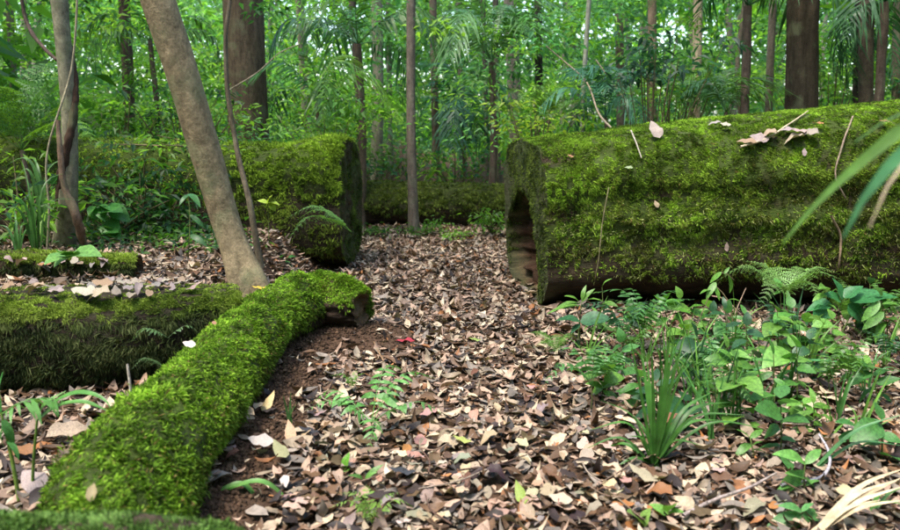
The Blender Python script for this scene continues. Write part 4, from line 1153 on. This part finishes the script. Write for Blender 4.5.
leafy("leafy_plant", "spindly herb on litter between path and grass tuft", 602, 400, [[(602, 402), (603, 386)]],
      [(603, 388, 592, 378), (603, 388, 616, 380), (603, 390, 590, 392), (603, 390, 612, 396), (603, 386, 604, 374)], (.12, .28, .05), kind=LANCE, wscale=1.4)
leafy("leafy_plant", "low leafy seedling behind the grass tuft near the log", 706, 372, [[(706, 374), (705, 360)]],
      [(705, 362, 692, 354), (705, 362, 720, 356), (705, 364, 694, 370), (705, 364, 718, 370), (705, 360, 706, 346)], (.08, .22, .04), kind=OVATE, wscale=1.1)
tuft("arching_blade", "long green blade arching over the herbs at right", 690, 388, [(905, 372, .10)], .022, (.055, .19, .06), cat="grass", dep=.02)
tuft("arching_blade", "second long blade running off the right edge above dark herbs", 812, 470, [(905, 414, .05), (905, 446, .06)], .014, (.07, .20, .07), cat="grass", dep=.05)
tuft("sedge_clump", "clump of narrow green sedge right of the grass tuft", 728, 432, [(700, 372, .05), (716, 360, .05), (745, 365, .06), (764, 392, .08), (690, 402, .06), (756, 420, .06), (738, 352, .03)], .012, (.09, .24, .05))
tuft("sedge_clump", "clump of narrow sedge at the right edge under leafy plant", 866, 400, [(840, 352, .05), (856, 340, .05), (892, 350, .08), (905, 372, .08), (835, 384, .06), (880, 344, .03)], .011, (.06, .19, .05))
tuft("sedge_clump", "thin grassy clump beneath the fern at the log foot", 760, 372, [(742, 330, .04), (756, 322, .04), (776, 330, .05), (790, 350, .06), (735, 352, .05)], .009, (.08, .22, .05))
tuft("dry_grass", "pale dry straw-coloured blades in the bottom right corner", 815, 536, [(905, 476, .02), (905, 486, .03), (905, 500, .03), (896, 480, .04), (880, 500, .03), (905, 468, .05)], .015, (.48, .38, .24), dep=.1, mat=M_DRY)
tuft("grass_tuft", "short green blades beside the dry straw at the right corner", 868, 520, [(905, 486, .02), (890, 490, .03), (905, 505, .03), (850, 500, .03)], .012, (.07, .2, .04), dep=.06)

# the dense low growth at the right
def herb_leaves(px, py, h, n, spread):
    out = []
    for q in range(n):
        f = (q + 1) / n; b = py - h * f * .9; sg = -1 if q % 2 else 1
        out.append((px, b, px + sg * R9.uniform(.6, 1.1) * spread, b + R9.uniform(-.45, .35) * spread))
    out.append((px, py - h, px + R9.uniform(-4, 4), py - h - spread * .8))
    return out
for k in range(84):
    px, py = R9.uniform(680, 905), 335 + 130 * R9.random() ** 1.4
    if R9.random() < .22: px, py = R9.uniform(585, 700), R9.uniform(332, 420)
    sc = (py - 120) / 250.0
    c = R9.choice([G_MID, G_DARK, G_FERN, (.08, .23, .04), (.06, .18, .04), (.13, .29, .05)])
    kind = (k % 3) if k % 6 else 1
    if kind == 0: c = R9.choice([G_MID, G_DARK, (.06, .18, .04)])
    cnm = {G_MID: 'mid green', G_DARK: 'dark green', G_FERN: 'light green', (.08, .23, .04): 'fresh green', (.06, .18, .04): 'soft green', (.13, .29, .05): 'bright green'}[c]
    where = ("between the path and the grass tuft" if px < 640 else "behind the grass tuft" if px < 690 else "right of the grass tuft" if px < 745 else "below the wide pale fern" if px < 805
             else "below the broad-leaved plant" if px < 865 else "at the right edge of the growth") + (", close to the log" if py < 368 else ", far from the log" if py > 410 else "")
    if kind == 0:
        o = fern("x y z w", px, py, .22 * R9.uniform(.8, 1.5), 6, c, 700 + k, lift=R9.uniform(.04, .14))
        o["label"] = f"small {cnm} fern {where}"; o["group"] = "small ferns before the right log"
    elif kind == 1:
        h = R9.uniform(22, 62) * sc
        leafy("leafy_plant", f"small {cnm} leafy herb {where}", px, py, [[(px, py), (px + 1, py - h * .5), (px, py - h)]], herb_leaves(px, py, h, R9.randint(4, 7), 18 * sc), c, kind=R9.choice([LANCE, OVATE]), wscale=1.25, group="small herbs before the right log", dep=.12)
    else:
        tips = [(px + R9.uniform(-38, 38) * sc, py - R9.uniform(12, 72) * sc, R9.uniform(.01, .06)) for q in range(6)]
        tuft("sedge_clump", f"small {cnm} narrow-bladed sedge {where}", px, py, tips, .011, c, group="small sedges before the right log", dep=.1)

# near, blurred strap leaves reaching in from the right
sp = thing("strap_leaf_plant", "blurred long strap leaves reaching in from the right edge", "plant", (1.75, 1.35, 0))
def strap(mids, w, col, name="leaf", mat=None):
    P = [Vector((1.75 + R9.uniform(-.04, .04), 1.35 + R9.uniform(-.04, .04), .01)), Vector((1.62, 1.32, .55)), Vector((1.36, 1.29, .98)), Vector((1.05, 1.25, 1.20))] + mids
    P = [p - sp.location for p in P]
    me = ribbon_mesh(name, P, w, mat or M_LEAF, .1, 36, (0, -.9, .5))
    return link(name, me, sp, col)
strap([at(905, 128, 1.22), at(850, 172, 1.22), at(812, 208, 1.21), at(783, 243, 1.20)], [.02, .03, .036, .038, .036, .028, .002], (.10, .22, .04))
strap([at(925, 135, 1.12), at(893, 162, 1.1), at(865, 196, 1.09), at(843, 238, 1.08)], [.03, .045, .055, .064, .062, .044, .002], (.06, .20, .08))
strap([at(915, 150, 1.1), at(892, 178, 1.07), at(878, 205, 1.07), at(869, 228, 1.07)], [.010, .014, .017, .017, .016, .012, .002], (.34, .28, .19), "dry_leaf", M_DRY)
strap([at(920, 105, 1.35), at(890, 118, 1.36), at(855, 142, 1.36)], [.01, .012, .013, .013, .010, .002], (.08, .2, .05))

# plants in the left foreground
pl = thing("palm_seedling", "slender palm seedling with arching split leaf at the left foreground", "plant", gp(33, 508))
Yp = pl.location.y
stem(pl, [pl.location, at(33, 470, Yp), at(37, 420, Yp)], [.006, .005, .004], (.13, .22, .04))
blade(pl, [at(37, 421, Yp), at(60, 399, Yp), at(88, 393, Yp - .03), at(106, 401, Yp - .05), at(111, 408, Yp - .06)], [.006, .020, .024, .016, .002], (.09, .26, .05), "leaf")
blade(pl, [at(37, 421, Yp), at(58, 406, Yp + .02), at(84, 402, Yp + .02), at(110, 412, Yp + .02)], [.006, .018, .018, .002], (.10, .27, .05), "leaf")
blade(pl, [at(37, 421, Yp), at(45, 404, Yp), at(66, 391, Yp + .04)], [.006, .02, .002], (.12, .28, .06), "leaf")
pl2 = thing("palm_seedling", "palm seedling with feathery leaf at the very left edge", "plant", gp(22, 518))
Yp = pl2.location.y
stem(pl2, [pl2.location, at(12, 460, Yp), at(1, 412, Yp)], [.007, .006, .004], (.14, .22, .04))
blade(pl2, [at(1, 412, Yp), at(-2, 395, Yp), at(3, 372, Yp)], [.006, .026, .004], (.07, .25, .06), "leaf")
fm = frond_mesh("frond", [Vector(p) - pl2.location for p in (at(2, 414, Yp), at(22, 402, Yp), at(42, 398, Yp + .03), at(62, 400, Yp + .05))], .075, 9, M_LEAF, 'palm', 35, .5, .1, rw=.003, seed=3, pw=.22)
link("frond", fm, pl2, (.10, .25, .05))
for (a, b, c, d) in ((4, 425, -8, 450), (6, 440, 24, 452), (2, 418, 16, 446)):
    leaf_between(pl2, at(a, b, Yp), at(c, d, Yp - .03), (.08, .24, .06), LANCE, 1.0, rnd=R9)
sn = tag(link("dead_twig", tube_mesh("dead_twig", [(0, 0, -.05), (.004, 0, .1), (-.004, .005, .2)], [.008, .007, .006], M_TWIG, 10, 6, .2), None, (.42, .38, .32)), "short pale upright twig before the dark ledge face", "twig")
sn.location = gp(131, 408)

# left middle ground
leafy("heart_leaved_plant", "low plant with large pale green heart leaves on the left strip", 66, 262, [[(66, 264), (66, 254)]], [(66, 256, 44, 256), (66, 256, 62, 244), (68, 256, 74, 246), (70, 256, 96, 244), (66, 258, 52, 264)], (.12, .27, .06), z=.5, kind=HEART, dep=.15)
leafy("seedling", "dark-stemmed seedling with drooping green leaves before the left log", 104, 245, [[(95, 246), (95, 205)], [(106, 246), (104, 212)]],
      [(95, 206, 86, 212), (96, 205, 112, 206), (104, 210, 120, 206), (100, 206, 102, 218), (108, 218, 118, 216), (112, 208, 130, 220), (104, 232, 116, 228), (96, 210, 90, 222), (106, 222, 118, 236)], (.06, .22, .035), z=.36, kind=HEART, cat="seedling", dep=.15)
leafy("sapling", "thin sapling topped with yellow-green leaves before the left log", 268, 272, [[(268, 274), (269, 240), (268, 206)]],
      [(268, 203, 258, 198), (268, 203, 264, 208), (268, 203, 279, 199), (269, 203, 277, 210), (268, 203, 268, 193), (268, 204, 272, 212)], (.34, .46, .05), z=.12, kind=OVATE, dep=.06, wscale=1.3)
leafy("leafy_plant", "small plant with drooping leaves right of the leaning trunk's foot", 276, 276, [[(276, 278), (276, 262)], [(276, 266), (290, 258)]],
      [(276, 264, 264, 268), (276, 263, 284, 250), (284, 260, 296, 266), (288, 258, 298, 252), (276, 262, 270, 252), (282, 262, 284, 274)], (.05, .18, .04), z=.1, kind=LANCE, wscale=1.2, dep=.1)
leafy("leafy_plant", "thin dark plant in front of the left log left of the leaning trunk", 190, 258, [[(188, 260), (190, 220), (188, 190)]],
      [(190, 222, 178, 230), (190, 215, 204, 224), (188, 195, 178, 200), (188, 194, 200, 196), (190, 235, 204, 240), (189, 240, 176, 246)], (.035, .13, .03), z=.36, kind=LANCE, dep=.15)
tuft("grass_tuft", "arching green blades at the left edge below the fern clump", 38, 262, [(-6, 190, .2), (10, 178, .2), (40, 150, .25), (72, 172, .25), (-10, 215, .2), (22, 160, .2), (80, 200, .2)], .018, (.05, .14, .025), z=.36, dep=.3)
tuft("grass_tuft", "broad pale arching leaves just left of the vine-wrapped trunk", 48, 250, [(8, 192, .35), (80, 158, .3), (30, 158, .3), (2, 168, .35)], .028, (.07, .17, .04), z=.36, dep=.25)
tuft("grass_tuft", "dark narrow blades at the foot of the left edge shrub", 20, 258, [(-8, 225, .1), (4, 214, .1), (30, 218, .1), (44, 226, .1), (14, 208, .1)], .016, (.05, .15, .03), z=.36, dep=.2)

# ------------------------------------------------------------------ leaves and twigs lying on the logs
def surf(G, px, py):
    """the point of a log's surface that faces the camera nearest the given photo position"""
    x, y, d = w2p(G)
    e = (x - px) ** 2 + (y - py) ** 2 + (d - d.min()) * 40
    k = np.unravel_index(np.argmin(e), e.shape)
    return Vector(G[k])
def on_log(G, px, py, L, col, label, yaw=0.0, tilt=.6, up=.02, mesh=None, front=True):
    p = surf(G, px, py) + Vector((0, -up * .8, up))
    return fallen_leaf(p, L * .88, yaw, tilt, 0.0, tuple(.55 * c for c in col), label, None, mesh)
on_log(G_BIG, 653, 137, .16, (.62, .50, .42), "large pale pink dead leaf standing on the right log's moss", .3, 1.0, .05, 3)
on_log(G_BIG, 570, 158, .05, (.5, .26, .12), "small orange dead leaf on the right log near its sawn end", 1.2, .7)
on_log(G_BIG, 655, 208, .06, (.55, .42, .26), "narrow tan dead leaf on the right log's mossy flank", .4, 1.2)
on_log(G_BIG, 628, 170, .06, (.40, .50, .25), "pale green leaf lying on the right log below the pink leaf", 1.3, .7)
on_log(G_BIG, 726, 250, .07, (.50, .36, .30), "pinkish leaf hanging low on the right log's flank", 0, 1.3)
on_log(G_BIG, 803, 154, .06, (.50, .38, .36), "mauve dead leaf under the leaf heap on the right log", 0, 1.2)
heap = [(712, 128, .10, 'pale grey'), (724, 130, .08, 'cream'), (745, 147, .14, 'light brown'), (758, 143, .14, 'pinkish grey'), (766, 138, .13, 'tan'), (786, 133, .11, 'mauve-grey'),
        (796, 136, .13, 'pinkish'), (806, 140, .13, 'grey-tan'), (790, 144, .15, 'buff'), (817, 128, .06, 'orange'), (882, 126, .07, 'russet')]
HC = {'pale grey': (.45, .40, .36), 'cream': (.62, .55, .42), 'light brown': (.42, .28, .17), 'pinkish grey': (.52, .40, .37), 'tan': (.50, .36, .24), 'mauve-grey': (.46, .36, .35), 'pinkish': (.60, .42, .38), 'grey-tan': (.42, .35, .28), 'buff': (.56, .46, .33), 'orange': (.5, .25, .09), 'russet': (.45, .22, .1)}
for k, (px, py, L, cn) in enumerate(heap):
    where = "in the leaf heap on top of the right log" if 730 < px < 812 else ("at the left end of the leaf row on the right log" if px < 730 else "on the right log's top right of the heap")
    on_log(G_BIG, px, py, L, HC[cn], f"{cn} dead leaf {where}", 1.57 + R9.uniform(-.5, .5), R9.uniform(.3, .8), .035)
def log_twig(label, G, pxs, r, col):
    pts = [surf(G, a, b) + Vector((0, -.03, .02)) for a, b in pxs]
    return stick(label, pts, r, col, "twig", "dead_twig")
log_twig("thin dead twig arching over the leaf heap on the right log", G_BIG, [(738, 150), (762, 142), (785, 128), (806, 112)], [.008, .007, .004], (.40, .33, .22))
log_twig("dark thin twig lying down the right log's moss right of the heap", G_BIG, [(851, 120), (838, 150), (832, 180), (843, 200)], [.006, .006, .005], (.20, .15, .11))
log_twig("bent brown twig hanging on the right log's lower flank", G_BIG, [(828, 218), (838, 240), (838, 262), (832, 290)], [.008, .007, .006], (.24, .17, .11))
log_twig("fine hanging rootlet on the right log near the sawn end", G_BIG, [(608, 190), (602, 225), (597, 262), (592, 288)], [.004, .004, .003], (.22, .19, .10))
log_twig("short grey twig stuck in the moss below the pink dead leaf", G_BIG, [(630, 132), (636, 150), (640, 160)], [.006, .005, .004], (.36, .32, .25))
stick("forked dead twig leaning before the foot of the right log", [gp(762, 342), at(742, 316, 4.9), at(722, 298, 4.95), at(712, 296, 5.0)], [.007, .006, .004], (.26, .18, .13), "twig", "dead_twig")
stick("short dead twig crossing the forked one at the right log", [gp(728, 338), at(738, 306, 4.9), at(746, 288, 4.9)], [.005, .004, .003], (.34, .24, .18), "twig", "dead_twig")
z1 = lambda px, py: gp(px, py) + Vector((0, 0, .055))
stick("long thin grey stick lying on litter at the bottom right", [z1(682, 532), z1(715, 515), z1(748, 503), z1(775, 488)], [.007, .006, .004], (.32, .26, .24), "stick")
stick("bent pale grey twig in the right foreground by the V-leaved herb", [z1(780, 500), z1(820, 492), z1(828, 480), z1(826, 462), z1(818, 448)], [.005, .006, .005, .004], (.36, .33, .36), "twig", "dead_twig")
stick("thin brown twig on the litter at the path's left edge", [z1(384, 372), z1(378, 360), z1(370, 342)], [.005, .004, .003], (.25, .16, .09), "twig", "dead_twig")
# leaves on the mossy branch and the ledge
on_log(G_BR, 257, 285, .085, (.72, .52, .05), "yellow fallen leaf on top of the mossy branch", 1.6, .25, .022, 1)
on_log(G_BR, 191, 349, .065, (.78, .66, .62), "small whitish pink fallen leaf on the mossy branch", 1.3, .5, .03, 2)
on_log(G_BR, 214, 325, .05, (.42, .22, .13), "small reddish brown leaf bit on the mossy branch", .6, .4, .022, 4)
on_log(G_BR, 97, 497, .06, (.40, .32, .16), "thin straw-coloured leaf sliver stuck in the branch moss", 0.2, .9, .02, 5)
LEDGE_L = [(86, 296, .16, 'cream', "large cream curled dead leaf on the ledge's front rim"), (101, 300, .15, 'buff', "pale buff curled dead leaf overhanging the ledge rim"),
           (105, 288, .13, 'light brown', "light brown dead leaf behind the curled ones on the ledge"), (38, 294, .12, 'tan', "tan dead leaf on the ledge near the left edge"),
           (58, 296, .10, 'pinkish grey', "pinkish grey dead leaf left of the curled ones on the ledge"), (8, 293, .10, 'light brown', "light brown dead leaf on the ledge at the left frame edge"),
           (135, 286, .10, 'grey-tan', "grey-tan dead leaf on the ledge right of the curled ones"), (22, 266, .10, 'pinkish', "pinkish dead leaf on the low mossy strip at left"),
           (48, 268, .09, 'russet', "russet dead leaf on the low mossy strip at left")]
for k, (px, py, L, cn, lab) in enumerate(LEDGE_L):
    G = G_LEDGE2 if py < 272 else G_LEDGE
    on_log(G, px, py, L, HC[cn], lab, 1.57 + R9.uniform(-.4, .4), R9.uniform(.1, .5), .035, [3, 6, 2, 7][k % 4])
for k in range(46):
    px = R9.uniform(-5, 205); py = R9.choice([R9.uniform(284, 300), R9.uniform(284, 296), R9.uniform(262, 272)])
    if py < 275 and px > 112: py = 285
    cn = R9.choice(list(HC)[:9])
    o = on_log(G_LEDGE2 if py < 275 else G_LEDGE, px, py, R9.uniform(.06, .10), tuple(.72 * v for v in HC[cn]), "x", R9.uniform(0, 6.28), R9.uniform(.0, .4), .03)
    o["label"] = cn + " dead leaf in the litter " + ("on the low mossy strip" if py < 275 else "on top of the mossy ledge"); o["group"] = "dead leaves on the mossy ledge"
# leaves that stand out on the ground
def one(px, py, L, col, label, yaw, tilt=.2, mesh=None, up=.055):
    p = gp(px, py); p.z = float(ground_h(p.x, p.y)) + up
    return fallen_leaf(p, L, yaw, tilt, 0, tuple(.66 * c for c in col), label, None, mesh)
one(270, 433, .10, (.66, .50, .24), "yellowish fallen leaf on bare soil below the mossy branch", -.4, .5, 0)
one(281, 476, .105, (.34, .33, .17), "broad olive-grey spotted leaf beside the bare soil", .6, .25, 1)
one(262, 470, .10, (.50, .44, .40), "pale grey curled leaf left of the olive-grey one", 1.4, .3, 2)
one(291, 457, .10, (.58, .36, .22), "salmon-coloured leaf above the olive-grey one", .3, .3, 0)
one(240, 452, .15, (.45, .34, .22), "long torn tan leaf lying on the bare soil slope", 1.2, .25, 5)
one(402, 487, .10, (.05, .052, .06), "blackish wet leaf on the near path left of centre", 1.5, .1, 1)
one(309, 452, .085, (.045, .04, .045), "dark wet leaf beside the salmon-coloured one", 1.3, .15, 1)
one(520, 508, .09, (.28, .38, .07), "yellow-green fallen leaf at the bottom centre of the path", .3, .35, 0)
one(462, 455, .075, (.40, .44, .12), "faded green-yellow fallen leaf on the middle near path", 1.2, .2, 1)
one(405, 355, .11, (.42, .04, .06), "dark red fallen leaf at the path's left side", 1.4, .1, 3)
one(475, 350, .07, (.30, .40, .10), "small green fallen leaf mid-path", 1.4, .2, 1)
one(668, 432, .16, (.26, .11, .06), "red-brown curled leaf lying in the foot of the grass tuft", .5, .5, 6)
one(642, 488, .12, (.42, .36, .24), "broad mottled tan leaf below the grass tuft", .8, .2, 1)
one(655, 508, .11, (.30, .13, .05), "curled brown leaf at the bottom near the round leaf pair", 1.0, .3, 7)
one(560, 515, .08, (.56, .46, .34), "pale cream leaf at the bottom right of path centre", 1.3, .2, 2)
one(886, 434, .09, (.56, .32, .16), "orange-tan leaf under the blades at the right edge", 1.4, .2, 1)
one(20, 462, .14, (.30, .14, .06), "rusty brown leaf left of the palm seedling", 1.3, .2, 4)
one(72, 442, .18, (.50, .38, .27), "long pale tan leaf between palm seedling and mossy branch", -.9, .3, 5)
one(36, 508, .14, (.46, .36, .34), "pinkish grey leaf at the palm seedling's foot", .9, .3, 2)

# thin dead twigs in the litter
for k in range(34):
    px, py = R9.uniform(300, 890), 300 + 225 * R9.random() ** .7
    p = gp(px, py); okk, dd = log_clear(np.array([[p.x, p.y, 0]]))
    if not okk[0] or dd[0] < .2: continue
    a = R9.uniform(0, 6.28); L = R9.uniform(.10, .28)
    d = Vector((math.cos(a), math.sin(a), 0)); e = Vector((-d.y, d.x, 0)) * R9.uniform(-.03, .03)
    z = Vector((0, 0, float(ground_h(p.x, p.y)) + .05))
    p.z = 0
    zone = ("left side" if px < 430 else "middle" if px < 570 else "right side") + " of the litter " + ("far off by the gap" if py < 350 else "half-way along" if py < 430 else "in the near foreground")
    o = stick(f"thin dead twig on the {zone}", [p + z - d * L / 2, p + z + e, p + z + d * L / 2 + Vector((0, 0, R9.uniform(0, .02)))], [.0035, .003, .002], R9.choice([(.16, .11, .08), (.24, .19, .15), (.10, .06, .045)]), "twig", "dead_twig")
    o["group"] = "thin dead twigs in the litter"

# crumbs of bare soil beside the branch
rng = np.random.default_rng(41)
n = 9000
q = BRs[rng.integers(6, 58, n)]
dx = np.abs(rng.normal(0, .2, n)) + .08
Xc = q[:, 0] + dx * .85; Yc = q[:, 1] - dx * rng.uniform(-.2, .7, n)
Pc = np.stack([Xc, Yc, ground_h(Xc, Yc) + .002], -1)
oct_v = np.array([[1, 0, 0], [0, 1, 0], [-1, 0, 0], [0, -1, 0], [0, 0, 1], [0, 0, -.6]], float)
oct_f = np.array([[0, 1, 4], [1, 2, 4], [2, 3, 4], [3, 0, 4], [1, 0, 5], [2, 1, 5], [3, 2, 5], [0, 3, 5]])
rad = .003 + .012 * rng.random(n) ** 3
V = Pc[:, None] + oct_v[None] * rad[:, None, None] * rng.uniform(.5, 1.4, (n, 6, 1))
F = (np.arange(n)[:, None, None] * 6 + oct_f[None]).reshape(-1, 3)
C = np.repeat(np.array([.07, .042, .026]) * rng.uniform(.5, 1.6, (n, 1)), 6, 0)
cr = link("soil_crumbs", np_mesh("soil_crumbs", V, F, C, M_SOIL), kind="stuff")
cr["label"] = "brown crumbs of bare soil beside the mossy branch"
